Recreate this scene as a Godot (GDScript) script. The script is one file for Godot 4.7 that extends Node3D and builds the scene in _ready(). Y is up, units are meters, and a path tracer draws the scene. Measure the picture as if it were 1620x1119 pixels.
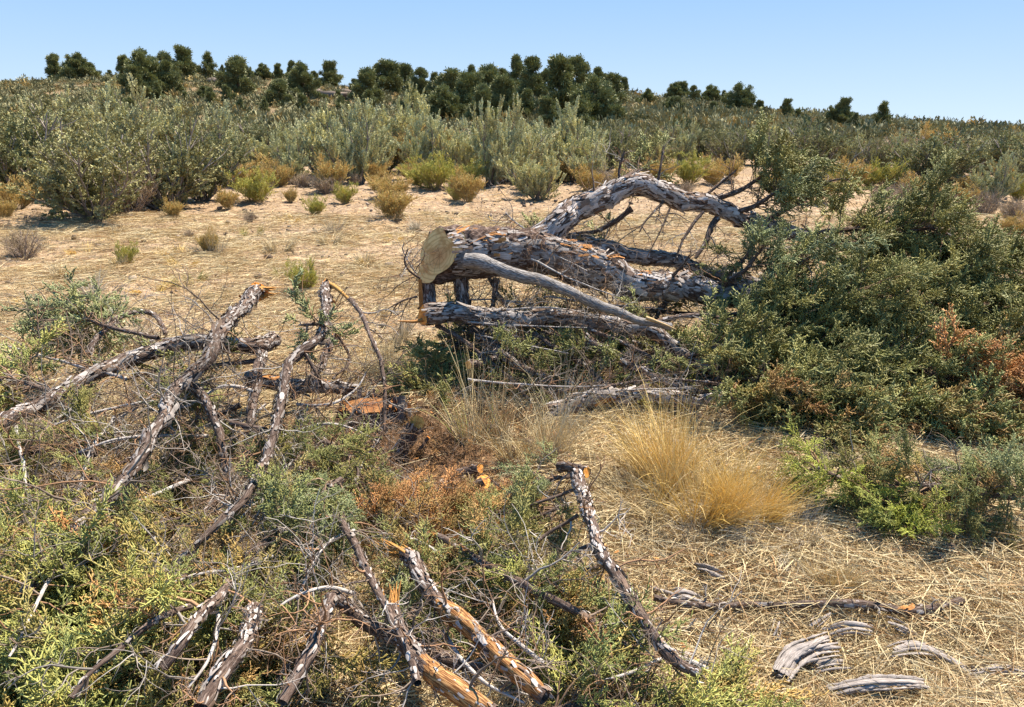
extends Node3D

# ---------------------------------------------------------------- builder of meshes
class MB:
	var v := PackedVector3Array()
	var n := PackedVector3Array()
	var uv := PackedVector2Array()
	var c := PackedColorArray()
	var ix := PackedInt32Array()

	func add(p: Vector3, nn: Vector3, u: Vector2, col: Color) -> int:
		v.push_back(p); n.push_back(nn); uv.push_back(u); c.push_back(col)
		return v.size() - 1

	func tri(a: int, b: int, d: int) -> void:
		if (v[d] - v[a]).cross(v[b] - v[a]).dot(n[a] + n[b] + n[d]) < 0.0:
			ix.push_back(a); ix.push_back(d); ix.push_back(b)
		else:
			ix.push_back(a); ix.push_back(b); ix.push_back(d)

	func quad(a: int, b: int, d: int, e: int) -> void:
		tri(a, b, d); tri(a, d, e)

	func flat(a: Vector3, b: Vector3, d: Vector3, col: Color) -> void:
		var nn := (d - a).cross(b - a).normalized()
		var i := v.size()
		add(a, nn, Vector2(a.x, a.z), col); add(b, nn, Vector2(b.x, b.z), col); add(d, nn, Vector2(d.x, d.z), col)
		ix.push_back(i); ix.push_back(i + 1); ix.push_back(i + 2)

	func mesh() -> ArrayMesh:
		var m := ArrayMesh.new()
		var a := []
		a.resize(Mesh.ARRAY_MAX)
		a[Mesh.ARRAY_VERTEX] = v; a[Mesh.ARRAY_NORMAL] = n; a[Mesh.ARRAY_TEX_UV] = uv
		a[Mesh.ARRAY_COLOR] = c; a[Mesh.ARRAY_INDEX] = ix
		if v.size() > 0:
			m.add_surface_from_arrays(Mesh.PRIMITIVE_TRIANGLES, a)
		return m

# a set of placed sprays: transforms and colours of one MultiMesh
class Sprays:
	var xf: Array[Transform3D] = []
	var col := PackedColorArray()

var rng := RandomNumberGenerator.new()
var cam_at := Vector3(0, 1.6, 0)
var cam_turn := Basis(Vector3.RIGHT, deg_to_rad(-15.0))
const FOCAL := 1248.0
var names := {}
var crest_x := PackedFloat32Array()
var crest_y := PackedFloat32Array()
var n_rough := FastNoiseLite.new()
var n_fine := FastNoiseLite.new()
var n_hill := FastNoiseLite.new()
var n_bark := FastNoiseLite.new()
var n_patch := FastNoiseLite.new()
var M := {}
var spray_meshes: Array[ArrayMesh] = []

# ---------------------------------------------------------------- small helpers
func rr(a: float, b: float) -> float:
	return rng.randf_range(a, b)

func rdir() -> Vector3:
	return Vector3(rng.randfn(), rng.randfn(), rng.randfn()).normalized()

func perp(d: Vector3) -> Vector3:
	var p := rdir()
	p = p - d * p.dot(d)
	return p.normalized() if p.length() > 0.01 else d.cross(Vector3.UP).normalized()

func lin(r: float, g: float, b: float) -> Color:
	return Color(r, g, b)

func view(px: float, py: float, d: float) -> Vector3:
	return cam_at + cam_turn * (Vector3((px - 810.0) / FOCAL, -(py - 559.5) / FOCAL, -1.0) * d)

# where the sight line through a spot of the photograph comes down to h above the ground
func land(px: float, py: float, h: float = 0.0) -> Vector3:
	var d := 1.5
	var last := d
	while d < 400.0:
		var p := view(px, py, d)
		if p.y < ground(p.x, p.z) + h:
			var lo := last
			var hi := d
			for k in 14:
				var mid := (lo + hi) * 0.5
				var q := view(px, py, mid)
				if q.y < ground(q.x, q.z) + h: hi = mid
				else: lo = mid
			return view(px, py, hi)
		last = d
		d *= 1.03
	var f := view(px, py, 108.0)
	f.y = ground(f.x, f.z) + h
	return f

# third value: under 1.6 a height above the ground, else a distance
func spot(a) -> Vector3:
	return land(a[0], a[1], a[2]) if a[2] < 1.6 else view(a[0], a[1], a[2])

func path(a: Array, step: float = 0.03) -> PackedVector3Array:
	var ctrl: Array[Vector3] = []
	for q in a:
		ctrl.push_back(q if q is Vector3 else spot(q))
	var out := PackedVector3Array()
	var k := ctrl.size()
	for i in k - 1:
		var p0: Vector3 = ctrl[maxi(i - 1, 0)]
		var p1: Vector3 = ctrl[i]
		var p2: Vector3 = ctrl[i + 1]
		var p3: Vector3 = ctrl[mini(i + 2, k - 1)]
		var m := maxi(2, int(p1.distance_to(p2) / step))
		for j in m:
			out.push_back(p1.cubic_interpolate(p2, p0, p3, float(j) / m))
	out.push_back(ctrl[k - 1])
	return out

func numbered(called: String) -> String:
	if not names.has(called):
		names[called] = 0
		return called
	names[called] += 1
	return "%s_%03d" % [called, names[called]]

func tag(o: Node, label: String, category: String, group: String = "", kind: String = "") -> void:
	if label: o.set_meta("label", label)
	if category: o.set_meta("category", category)
	if group: o.set_meta("group", group)
	if kind: o.set_meta("kind", kind)

func thing(called: String, label: String, category: String, at: Vector3, group: String = "") -> Node3D:
	var o := Node3D.new()
	o.name = numbered(called)
	add_child(o)
	o.position = at
	tag(o, label, category, group)
	return o

# a mesh under a parent; the geometry is in world axes and is moved into the parent's
func part(called: String, mb: MB, mat: Material, parent: Node3D, kind: String = "") -> MeshInstance3D:
	var o := MeshInstance3D.new()
	o.name = called
	var off := Vector3.ZERO
	var p: Node = parent
	while p != self and p is Node3D:
		off += (p as Node3D).position
		p = p.get_parent()
	if off != Vector3.ZERO:
		for i in mb.v.size():
			mb.v[i] -= off
	o.mesh = mb.mesh()
	o.material_override = mat
	if kind: o.set_meta("kind", kind)
	parent.add_child(o, true)
	return o

func spread(called: String, mesh: Mesh, s: Sprays, mat: Material, parent: Node3D, kind: String = "stuff") -> MultiMeshInstance3D:
	var off := Vector3.ZERO
	var p: Node = parent
	while p != self and p is Node3D:
		off += (p as Node3D).position
		p = p.get_parent()
	var mm := MultiMesh.new()
	mm.transform_format = MultiMesh.TRANSFORM_3D
	mm.use_colors = true
	mm.mesh = mesh
	mm.instance_count = s.xf.size()
	for i in s.xf.size():
		var t: Transform3D = s.xf[i]
		t.origin -= off
		mm.set_instance_transform(i, t)
		mm.set_instance_color(i, s.col[i])
	var o := MultiMeshInstance3D.new()
	o.name = called
	o.multimesh = mm
	o.material_override = mat
	if kind: o.set_meta("kind", kind)
	parent.add_child(o, true)
	return o

# ---------------------------------------------------------------- terrain
func crest(x: float) -> float:
	var k := crest_x.size()
	if x <= crest_x[0]: return crest_y[0]
	if x >= crest_x[k - 1]: return crest_y[k - 1]
	var i := 0
	while crest_x[i + 1] < x: i += 1
	var t := (x - crest_x[i]) / (crest_x[i + 1] - crest_x[i])
	return lerpf(crest_y[i], crest_y[i + 1], t * t * (3.0 - 2.0 * t))

func ground(x: float, z: float) -> float:
	var f := -z
	var h := 0.0
	if f < 18.0:
		h = 0.035 * maxf(f, -6.0)
	else:
		var c := crest(x)
		if f < 116.0:
			var t := (f - 18.0) / 98.0
			h = 0.63 + (c - 0.63) * pow(t, 1.22) + 1.5 * t * (1.0 - t) * minf(1.0, t * 3.0) * n_hill.get_noise_2d(x, z)
		else:
			h = maxf(c - (f - 116.0) * 0.07, -3.0)
			if f > 900.0:
				h += smoothstep(900.0, 2200.0, f) * (14.0 + 16.0 * n_hill.get_noise_2d(x * 0.02, 3.0))
	var near := 1.0 - smoothstep(25.0, 60.0, absf(f) + absf(x) * 0.5)
	h += 0.075 * n_rough.get_noise_2d(x, z) * (1.0 + 3.0 * (1.0 - near))
	h += (0.028 + 0.03 * smoothstep(4.5, 7.0, f)) * n_fine.get_noise_2d(x, z) * near
	return h

func build_ground() -> void:
	var mb := MB.new()
	var nx := 420
	var nz := 420
	var xs := PackedFloat32Array()
	var zs := PackedFloat32Array()
	for i in nx + 1:
		var u := (float(i) / nx) * 2.0 - 1.0
		xs.push_back(1.7 * sinh(u * 8.1))
	for j in nz + 1:
		var u := (float(j) / nz) * 2.0 - 1.0
		zs.push_back(-4.0 + 1.6 * sinh(u * 8.1))
	for j in nz + 1:
		for i in nx + 1:
			var x := xs[i]
			var z := zs[j]
			var y := ground(x, z)
			var f := -z
			# soil, with olive scrub cover on the hill and patches of paler dust and darker crust
			var pt := n_patch.get_noise_2d(x, z)
			var p2 := n_patch.get_noise_2d(x * 5.0 + 90.0, z * 5.0)
			var col := Color(1.0, 0.93, 0.84)
			col = col.lerp(Color(0.84, 0.76, 0.66), clampf(pt * 0.9 + 0.4, 0.0, 1.0))
			col = col.lerp(Color(1.0, 0.87, 0.60), clampf(p2 * 1.6 - 0.1, 0.0, 0.8))
			# brown plant litter gathers in patches around the felled wood
			var duff := clampf(n_patch.get_noise_2d(x * 7.0 - 40.0, z * 7.0) * 1.8 + 0.45, 0.0, 1.0) * (1.0 - smoothstep(4.5, 7.0, f))
			col = col.lerp(Color(0.46, 0.36, 0.27), duff * 0.75)
			var bed := 1.0 - smoothstep(0.55, 1.0, Vector2((x - duff_at.x) / 0.75, (z - duff_at.z) / 0.95).length() + 0.35 * p2)
			col = col.lerp(Color(0.36, 0.26, 0.19), bed * 0.9)
			var hill := smoothstep(24.0, 55.0, f)
			col = col.lerp(Color(0.44, 0.41, 0.25), hill * clampf(0.75 + pt * 0.5, 0.0, 1.0))
			mb.add(Vector3(x, y, z), Vector3.UP, Vector2(x, z), col)
	var w := nx + 1
	for j in nz + 1:
		for i in w:
			var a := mb.v[j * w + maxi(i - 1, 0)]
			var b := mb.v[j * w + mini(i + 1, nx)]
			var p := mb.v[maxi(j - 1, 0) * w + i]
			var q := mb.v[mini(j + 1, nz) * w + i]
			mb.n[j * w + i] = (q - p).cross(b - a).normalized()
	for j in nz:
		for i in nx:
			var a := j * w + i
			mb.quad(a, a + 1, a + w + 1, a + w)
	var o := part("ground", mb, M.soil, self)
	tag(o, "dry tan soil with straw litter rising to a scrubby hill", "", "", "structure")

# ---------------------------------------------------------------- textures and materials
func noise_image(seed_: int, freq: float, size: int, type: int = FastNoiseLite.TYPE_SIMPLEX_SMOOTH, oct: int = 4) -> Image:
	var n := FastNoiseLite.new()
	n.seed = seed_
	n.frequency = freq
	n.noise_type = type
	n.fractal_octaves = oct
	return n.get_seamless_image(size, size)

func line_on(img: Image, x: float, y: float, ang: float, bend: float, length: int, col: Color) -> void:
	var s := img.get_width()
	for k in length:
		img.set_pixel(posmod(int(x), s), posmod(int(y), s), col)
		x += cos(ang); y += sin(ang); ang += bend

func tex(img: Image) -> ImageTexture:
	img.generate_mipmaps()
	return ImageTexture.create_from_image(img)

func plain(rough: float, vertex: bool = true) -> StandardMaterial3D:
	var m := StandardMaterial3D.new()
	m.vertex_color_use_as_albedo = vertex
	m.roughness = rough
	m.metallic_specular = 0.3
	return m

func build_materials() -> void:
	# soil: crumbs, straw fragments and dark bits
	var s := 1024
	var a := noise_image(3, 0.012, s)
	var b := noise_image(4, 0.09, s)
	var img := Image.create(s, s, false, Image.FORMAT_RGB8)
	for y in s:
		for x in s:
			var t := a.get_pixel(x, y).r * 0.5 + b.get_pixel(x, y).r * 0.5
			t = clampf((t - 0.3) * 2.4, 0.0, 1.0)
			img.set_pixel(x, y, Color(0.37, 0.32, 0.275).lerp(Color(0.71, 0.65, 0.58), t))
	for k in 9000:
		var l := rr(0.0, 1.0)
		var col := Color(0.84, 0.72, 0.52) if l < 0.5 else (Color(0.72, 0.58, 0.38) if l < 0.72 else (Color(0.30, 0.23, 0.18) if l < 0.93 else Color(0.62, 0.36, 0.18)))
		line_on(img, rr(0, s), rr(0, s), rr(0, TAU), rr(-0.05, 0.05), int(rr(4, 26)), col)
	var soil := plain(0.95)
	soil.albedo_texture = tex(img)
	soil.uv1_triplanar = true
	soil.uv1_world_triplanar = true
	soil.uv1_scale = Vector3(0.45, 0.45, 0.45)
	var nb := noise_image(5, 0.05, 512)
	nb.bump_map_to_normal_map(7.0)
	soil.normal_enabled = true
	soil.normal_texture = tex(nb)
	soil.normal_scale = 1.0
	M.soil = soil
	# bark: long plates with dark furrows between
	var bs := 512
	var r1 := noise_image(11, 0.02, bs, FastNoiseLite.TYPE_CELLULAR, 3)
	var r2 := noise_image(12, 0.03, bs)
	var r3 := noise_image(13, 0.15, bs)
	var bi := Image.create(bs, bs, false, Image.FORMAT_RGB8)
	var bh := Image.create(bs, bs, false, Image.FORMAT_L8)
	for y in bs:
		for x in bs:
			var sx := posmod(int(x * 2 + 24.0 * r2.get_pixel(x, y).r), bs)
			var t := r1.get_pixel(sx, y).r * 0.6 + r2.get_pixel(posmod(x * 3, bs), y).r * 0.4
			t = clampf((t - 0.30) * 2.2, 0.0, 1.0)
			var g := r3.get_pixel(x, y).r
			var col := Color(0.20, 0.155, 0.135).lerp(Color(0.54, 0.49, 0.46), t)
			col = col.lerp(Color(0.50, 0.39, 0.33), clampf((g - 0.5) * 2.0, 0.0, 0.6))
			bi.set_pixel(x, y, col)
			bh.set_pixel(x, y, Color(t * 0.8 + g * 0.2, 0, 0))
	var bark := plain(0.92)
	bark.albedo_texture = tex(bi)
	bh.bump_map_to_normal_map(6.0)
	bark.normal_enabled = true
	bark.normal_texture = tex(bh)
	M.bark = bark
	var fl := plain(0.85)
	fl.albedo_texture = tex(grain_image(21, Color(0.72, 0.70, 0.70), Color(1, 1, 1)))
	M.flake = fl
	var tw := plain(0.9)
	M.twig = tw
	# sawn wood: rings round the pith with drying checks
	M.sawn = plain(0.75)
	M.sawn.albedo_texture = tex(ring_image())
	var torn := plain(0.7)
	torn.albedo_texture = tex(grain_image(33, Color(0.52, 0.43, 0.35), Color(1, 1, 1)))
	M.torn = torn
	# weathered grey wood
	var gw := plain(0.9)
	gw.albedo_texture = tex(grain_image(41, Color(0.47, 0.44, 0.42), Color(0.80, 0.78, 0.77)))
	var gn := stretched(42)
	gn.bump_map_to_normal_map(4.0)
	gw.normal_enabled = true
	gw.normal_texture = tex(gn)
	M.grey = gw
	var leaf := plain(0.5)
	leaf.backlight_enabled = true
	leaf.backlight = Color(0.3, 0.3, 0.2)
	M.leaf = leaf
	var gr := plain(0.65)
	gr.backlight_enabled = true
	gr.backlight = Color(0.5, 0.45, 0.35)
	M.grass = gr
	var sg := plain(0.8)
	sg.backlight_enabled = true
	sg.backlight = Color(0.3, 0.3, 0.25)
	M.sage = sg
	M.clod = plain(0.95)

func stretched(seed_: int) -> Image:
	var r := noise_image(seed_, 0.03, 256)
	var o := Image.create(256, 256, false, Image.FORMAT_L8)
	for y in 256:
		for x in 256:
			o.set_pixel(x, y, r.get_pixel(posmod(x * 5, 256), y))
	return o

func grain_image(seed_: int, lo: Color, hi: Color) -> Image:
	var r := stretched(seed_)
	var o := Image.create(256, 256, false, Image.FORMAT_RGB8)
	for y in 256:
		for x in 256:
			o.set_pixel(x, y, lo.lerp(hi, clampf((r.get_pixel(x, y).r - 0.3) * 2.5, 0.0, 1.0)))
	return o

func ring_image() -> Image:
	var n := FastNoiseLite.new()
	n.frequency = 0.012
	n.seed = 8
	var s := 512
	var o := Image.create(s, s, false, Image.FORMAT_RGB8)
	for y in s:
		for x in s:
			var p := Vector2(x - 256.0, y - 256.0)
			var d := p.length() + 10.0 * n.get_noise_2d(x, y) + 18.0 * n.get_noise_2d(x * 0.3, y * 0.3 + 50.0)
			var ring: float = pow(0.5 + 0.5 * sin(d * 0.2 + 4.0 * n.get_noise_1d(d)), 3.0)
			var col := Color(0.96, 0.84, 0.64).lerp(Color(0.80, 0.61, 0.41), ring * 0.75)
			col = col.lerp(Color(0.74, 0.52, 0.36), clampf(1.0 - d / 110.0, 0.0, 1.0) * 0.75)
			col = col.lerp(Color(0.74, 0.55, 0.36), clampf(n.get_noise_2d(x * 0.8 + 300.0, y * 0.8) * 1.6, 0.0, 0.7))
			# saw marks across
			col = col.lerp(Color(0.92, 0.82, 0.62), 0.14 * (0.5 + 0.5 * sin(p.dot(Vector2(0.5, 0.86)) * 0.9 + 2.0 * n.get_noise_2d(x * 2.0, y * 2.0))))
			o.set_pixel(x, y, col)
	for k in 11:
		var ang := rr(0, TAU)
		line_on(o, 256 + 5 * cos(ang), 256 + 5 * sin(ang), ang, rr(-0.01, 0.01), int(rr(40, 130)), Color(0.36, 0.22, 0.12))
	return o

# ---------------------------------------------------------------- tubes, bark, twigs
func tube(mb: MB, p: PackedVector3Array, rad: PackedFloat32Array, sides: int, bump: float, col: Color, squash: float = 1.0) -> void:
	var k := p.size()
	var t0 := (p[1] - p[0]).normalized()
	var u := perp(t0)
	var first := mb.v.size()
	var s := 0.0
	var w := sides + 1
	var ph := rr(0, 100)
	for j in k:
		var t := (p[mini(j + 1, k - 1)] - p[maxi(j - 1, 0)]).normalized()
		u = (u - t * u.dot(t)).normalized()
		var q := t.cross(u)
		if j > 0: s += p[j].distance_to(p[j - 1])
		var r0 := rad[j]
		for i in w:
			var th := TAU * (i % sides) / sides
			var c := cos(th)
			var d := u * c + q * sin(th) * squash
			var r := r0
			if bump > 0.0:
				r *= 1.0 + bump * n_bark.get_noise_3d(c * 30.0 + ph, sin(th) * 30.0, s * 50.0) + bump * 0.8 * n_bark.get_noise_3d(c * 80.0, sin(th) * 80.0 + ph, s * 130.0)
			mb.add(p[j] + d * r, d, Vector2(float(i) / sides * maxf(1.0, roundf(r0 * 20.0)), s * 2.5), col)
	for j in k:
		if bump > 0.0:
			for i in w:
				var ia := first + j * w + (i - 1 if i > 0 else sides - 1)
				var ib := first + j * w + (i + 1 if i < sides else 1)
				var pa := mb.v[first + maxi(j - 1, 0) * w + i]
				var pb := mb.v[first + mini(j + 1, k - 1) * w + i]
				var nn := (pb - pa).cross(mb.v[ib] - mb.v[ia])
				var me := first + j * w + i
				if nn.dot(mb.n[me]) < 0: nn = -nn
				mb.n[me] = nn.normalized()
		if j < k - 1:
			for i in sides:
				var a := first + j * w + i
				mb.quad(a, a + 1, a + w + 1, a + w)

func cap(mb: MB, c: Vector3, nrm: Vector3, r: float, col: Color, squash: float = 1.0, uvr: float = 0.42) -> void:
	var u := perp(nrm)
	var q := nrm.cross(u)
	var m := 18
	var i0 := mb.add(c + nrm * r * 0.05, nrm, Vector2(0.5, 0.5), col)
	for i in m:
		var th := TAU * i / m
		var d := u * cos(th) + q * sin(th) * squash
		mb.add(c + d * r * (1.0 + 0.07 * sin(th * 3.0 + c.x * 9.0)), nrm, Vector2(0.5, 0.5) + Vector2(cos(th), sin(th)) * uvr, col)
	for i in m:
		mb.tri(i0, i0 + 1 + i, i0 + 1 + (i + 1) % m)

func stick(mb: MB, p: PackedVector3Array, r0: float, r1: float, col: Color, sides: int = 4) -> void:
	var k := p.size()
	var t0 := (p[1] - p[0]).normalized()
	var u := perp(t0)
	var first := mb.v.size()
	for j in k:
		var t := (p[mini(j + 1, k - 1)] - p[maxi(j - 1, 0)]).normalized()
		u = (u - t * u.dot(t)).normalized()
		var q := t.cross(u)
		var r := lerpf(r0, r1, float(j) / (k - 1)) * rr(0.85, 1.15)
		for i in sides:
			var th := TAU * i / sides
			var d := u * cos(th) + q * sin(th)
			mb.add(p[j] + d * r, d, Vector2(th, j), col)
		if j > 0:
			for i in sides:
				var a := first + (j - 1) * sides + i
				var b := first + (j - 1) * sides + (i + 1) % sides
				mb.quad(a, b, b + sides, a + sides)

func walk(p: Vector3, dir: Vector3, length: float, kink: float, droop: float, m: int = 6) -> PackedVector3Array:
	var out := PackedVector3Array()
	out.push_back(p)
	var d := dir.normalized()
	for i in m:
		d = (d + rdir() * kink + Vector3.DOWN * droop).normalized()
		p += d * (length / m)
		var g := ground(p.x, p.z) + 0.015
		if p.y < g:
			p.y = g
			d.y = absf(d.y) * 0.3
		out.push_back(p)
	return out

func twig(mb: MB, p: Vector3, dir: Vector3, length: float, r: float, level: int, col: Color, droop: float = 0.0) -> void:
	var m := 6 if level > 0 else 4
	var w := walk(p, dir, length, 0.36, droop, m)
	stick(mb, w, r, r * 0.35, col, 4 if r > 0.004 else 3)
	if level > 0:
		for k in rng.randi_range(2, 5):
			var j := rng.randi_range(1, m - 1)
			var d := (w[j + 1] - w[j]).normalized()
			twig(mb, w[j], d * 0.6 + perp(d) * 0.9, length * rr(0.25, 0.6), r * 0.55, level - 1, (col * rr(0.75, 1.25)).lerp(twig_col(), 0.25), droop)

func twig_col() -> Color:
	var k := rr(0.0, 1.0)
	if k < 0.28: return lin(0.34, 0.31, 0.285) * rr(0.6, 1.2)
	if k < 0.68: return lin(0.155, 0.12, 0.095) * rr(0.7, 1.3)
	return lin(0.24, 0.14, 0.08) * rr(0.7, 1.2)

# loose plates of bark lifting from a limb
func flake(mb: MB, c: Vector3, t: Vector3, out: Vector3, l: float, w: float, r: float, lift: float, col: Color) -> void:
	var q := t.cross(out).normalized()
	var i0 := mb.v.size()
	for j in 4:
		var f := j / 3.0
		var rise := lift * f * f + 0.0015 + 0.004 * sin(PI * f)
		var ww := w * (0.6 + 0.4 * sin(PI * (0.15 + 0.75 * f))) * rr(0.8, 1.2)
		for i in 3:
			var e := (i - 1.0) * 0.5 * ww / r
			var d := out * cos(e) + q * sin(e)
			mb.add(c + t * (f - 0.5) * l + d * (r + rise) - out * r, d, Vector2(0.3 * i + c.x * 7.0, f * 0.3 + c.y * 3.0), col)
	for j in 3:
		for i in 2:
			var a := i0 + j * 3 + i
			var nn := (mb.v[a + 3] - mb.v[a]).cross(mb.v[a + 1] - mb.v[a]).normalized()
			if nn.dot(mb.n[a]) < 0: nn = -nn
			mb.n[a] = (mb.n[a] * 0.4 + nn).normalized()
			mb.quad(a, a + 1, a + 4, a + 3)

func flakes(mb: MB, p: PackedVector3Array, rad: PackedFloat32Array, per_m2_: float, size: float, tone: float, patches: Array = []) -> void:
	var k := p.size()
	var per_m2 := per_m2_ * 1.5
	for j in k - 1:
		var seg := p[j + 1] - p[j]
		var l := seg.length()
		if l < 1e-5: continue
		var t := seg / l
		var area := TAU * rad[j] * l
		var cnt := area * per_m2
		var m := int(cnt) + (1 if rng.randf() < cnt - int(cnt) else 0)
		for q in m:
			var o := perp(t)
			var g := rr(0.0, 1.0)
			var col := lin(0.42, 0.39, 0.37) if g < 0.45 else (lin(0.29, 0.26, 0.24) if g < 0.8 else lin(0.20, 0.14, 0.105))
			col *= tone * rr(0.75, 1.3)
			var fl := size * rr(0.5, 1.5) * (1.0 if rng.randf() < 0.8 else 1.7)
			flake(mb, p[j] + t * rr(0, l) + o * rad[j] * 0.98, (t + perp(t) * 0.22).normalized() * (1.0 if rng.randf() < 0.5 else -1.0), o, fl, fl * rr(0.09, 0.30), rad[j], fl * rr(0.0, 0.34) * rng.randf(), col)
	for pt in patches:
		var j := int(pt[0] * (k - 2))
		var t := (p[j + 1] - p[j]).normalized()
		var o: Vector3 = pt[1]
		o = (o - t * o.dot(t)).normalized()
		for q in int(pt[4]):
			flake(mb, p[j] + t * rr(-0.5, 0.5) * pt[2] + (o + perp(t) * 0.35).normalized() * rad[j] * 1.03, (t + perp(t) * 0.3).normalized(), o, pt[2] * rr(0.25, 0.8), pt[3] * rr(0.15, 0.6), rad[j], rr(0.002, 0.02), lin(0.50, 0.235, 0.08) * rr(0.5, 1.3))

func radii(k: int, r0: float, r1: float, pw: float = 1.0) -> PackedFloat32Array:
	var o := PackedFloat32Array()
	for i in k:
		o.push_back(lerpf(r0, r1, pow(float(i) / (k - 1), pw)))
	return o

# a bark-covered limb under a thing: bark, loose plates, sawn end, side twigs
func limb(o: Node3D, called: String, pts: Array, r0: float, r1: float, opt: Dictionary = {}) -> PackedVector3Array:
	var step := clampf(r0 * 0.35, 0.008, 0.022)
	var p := path(pts, step)
	var wob := r0 * 0.75 + 0.006
	var wp := rr(0, 50)
	for i in p.size():
		var q := i * step
		p[i] += Vector3(n_fine.get_noise_2d(q * 0.55, wp), n_fine.get_noise_2d(q * 0.55, wp + 20.0), n_fine.get_noise_2d(q * 0.55, wp + 40.0)) * wob * minf(1.0, i / 8.0)
	var rad := radii(p.size(), r0, r1)
	if opt.get("knots", true):
		for i in p.size():
			rad[i] *= 1.0 + 0.12 * n_bark.get_noise_2d(i * step * 90.0, p[0].x * 700.0)
	var mb := MB.new()
	var grey: bool = opt.get("grey", false)
	var tone: float = opt.get("tone", 1.0)
	tube(mb, p, rad, clampi(int(r0 * 260.0), 8, 26), 0.0 if grey and r0 < 0.02 else (0.10 if grey else 0.26), lin(1, 1, 1) * tone)
	var main := part(called, mb, M.grey if grey else M.bark, o)
	if not grey and r0 > 0.008:
		var fb := MB.new()
		flakes(fb, p, rad, opt.get("flakes", 1500.0), opt.get("flake_size", clampf(r0 * 0.75, 0.013, 0.05)), tone, opt.get("patches", []))
		part("bark_flakes", fb, M.flake, main, "stuff")
	for z in opt.get("peeled", []):
		var pb := MB.new()
		var ia := int(z[0] * (p.size() - 1))
		var ib := int(z[1] * (p.size() - 1))
		var pr := PackedFloat32Array()
		for i in range(ia, ib + 1):
			var e := minf(float(i - ia), float(ib - i)) / (ib - ia) * 2.0
			pr.push_back(rad[i] * lerpf(0.93, 1.13, smoothstep(0.0, 0.5, e)) * (1.0 + 0.05 * n_bark.get_noise_1d(i * 40.0)))
		tube(pb, p.slice(ia, ib + 1), pr, 20, 0.16, lin(0.47, 0.265, 0.11))
		part("peeled_wood", pb, M.torn, main)
	if opt.has("cut"):
		var cb := MB.new()
		var n: Vector3 = opt.get("cut_normal", Vector3.ZERO)
		var t := (p[0] - p[2]).normalized()
		if n == Vector3.ZERO: n = (t + perp(t) * 0.15).normalized()
		cap(cb, p[0] + t * r0 * 0.1, n, r0 * opt.get("cut_scale", 1.06), opt.cut)
		part("sawn_end", cb, M.sawn, main)
	if opt.has("splinter"):
		var sb := MB.new()
		for k in 14:
			var t := (p[0] - p[2]).normalized()
			var base := p[0] + perp(t) * r0 * rr(0.2, 0.85) - t * r0
			var w := walk(base, t + rdir() * 0.2 + opt.splinter * 0.35, r0 * rr(2.0, 5.0), 0.08, 0.0, 3)
			stick(sb, w, r0 * rr(0.2, 0.4), 0.001, lin(0.68, 0.38, 0.12) * rr(0.8, 1.2), 4)
		part("splintered_end", sb, M.torn, main)
	var nt: int = opt.get("twigs", 0)
	var f0: float = opt.get("twig_from", 0.1)
	for k in nt:
		var j := int(rr(f0, 0.98) * (p.size() - 2))
		var t := (p[j + 1] - p[j]).normalized()
		var d: Vector3 = t * rr(0.0, 0.9) + perp(t) + Vector3.UP * opt.get("twig_up", 0.1)
		var tb := MB.new()
		twig(tb, p[j] + d.normalized() * rad[j] * 0.7, d, opt.get("twig_len", 0.3) * rr(0.4, 1.3), opt.get("twig_r", 0.0038) * rr(0.6, 1.3), opt.get("twig_level", 2), twig_col() * tone, opt.get("twig_droop", 0.02))
		part("twig", tb, M.twig, o)
	return p

# ---------------------------------------------------------------- juniper foliage
func cord(mb: MB, a: Vector3, b: Vector3, r: float, col: Color, tip: Color) -> void:
	var t := (b - a).normalized()
	var u := perp(t)
	var q := t.cross(u)
	var i0 := mb.v.size()
	for i in 3:
		var th := TAU * i / 3.0
		var d := u * cos(th) + q * sin(th)
		mb.add(a + d * r, d, Vector2.ZERO, col)
		mb.add(b + d * r * 0.55, (d + t * 0.4).normalized(), Vector2.ZERO, tip)
	for i in 3:
		var k := (i + 1) % 3
		mb.quad(i0 + i * 2, i0 + k * 2, i0 + k * 2 + 1, i0 + i * 2 + 1)

func make_spray(seed_: int, dense: float, k: float = 1.0) -> ArrayMesh:
	rng.seed = seed_
	var mb := MB.new()
	var p := Vector3.ZERO
	var d := Vector3(0, 1, 0)
	var n := 9 if k < 1.5 else 6
	for j in n:
		d = (d + rdir() * 0.16 + Vector3(0, 0, -0.04)).normalized()
		var e := p + d * 0.0155 * (9.0 / n)
		var g := rr(0.85, 1.1)
		cord(mb, p, e, 0.0021 * k, Color(0.62, 0.5, 0.36) if j < 4 else Color(g, g, g * 0.95), Color(g, g, g))
		for s in (3 if rng.randf() < dense else 2):
			var bd := (d * rr(0.55, 1.0) + perp(d) * 0.85).normalized()
			var bp := e
			var m := rng.randi_range(2, 4 if k < 1.5 else 3)
			for q in m:
				var be := bp + bd * rr(0.010, 0.016) * sqrt(k)
				var t := rr(0.8, 1.2)
				cord(mb, bp, be, (0.0022 - 0.0002 * q) * k, Color(t, t, t), Color(t * 1.08, t * 1.1, t * 0.95))
				for z in 2:
					if rng.randf() < 0.8:
						var cd := (bd * 0.9 + perp(bd) * 0.75).normalized()
						cord(mb, be, be + cd * rr(0.008, 0.017) * sqrt(k), 0.0019 * k, Color(t, t, t), Color(t * 1.15, t * 1.18, t * 0.95))
				bp = be
				bd = (bd + d * 0.2 + rdir() * 0.2).normalized()
		p = e
	return mb.mesh()

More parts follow.
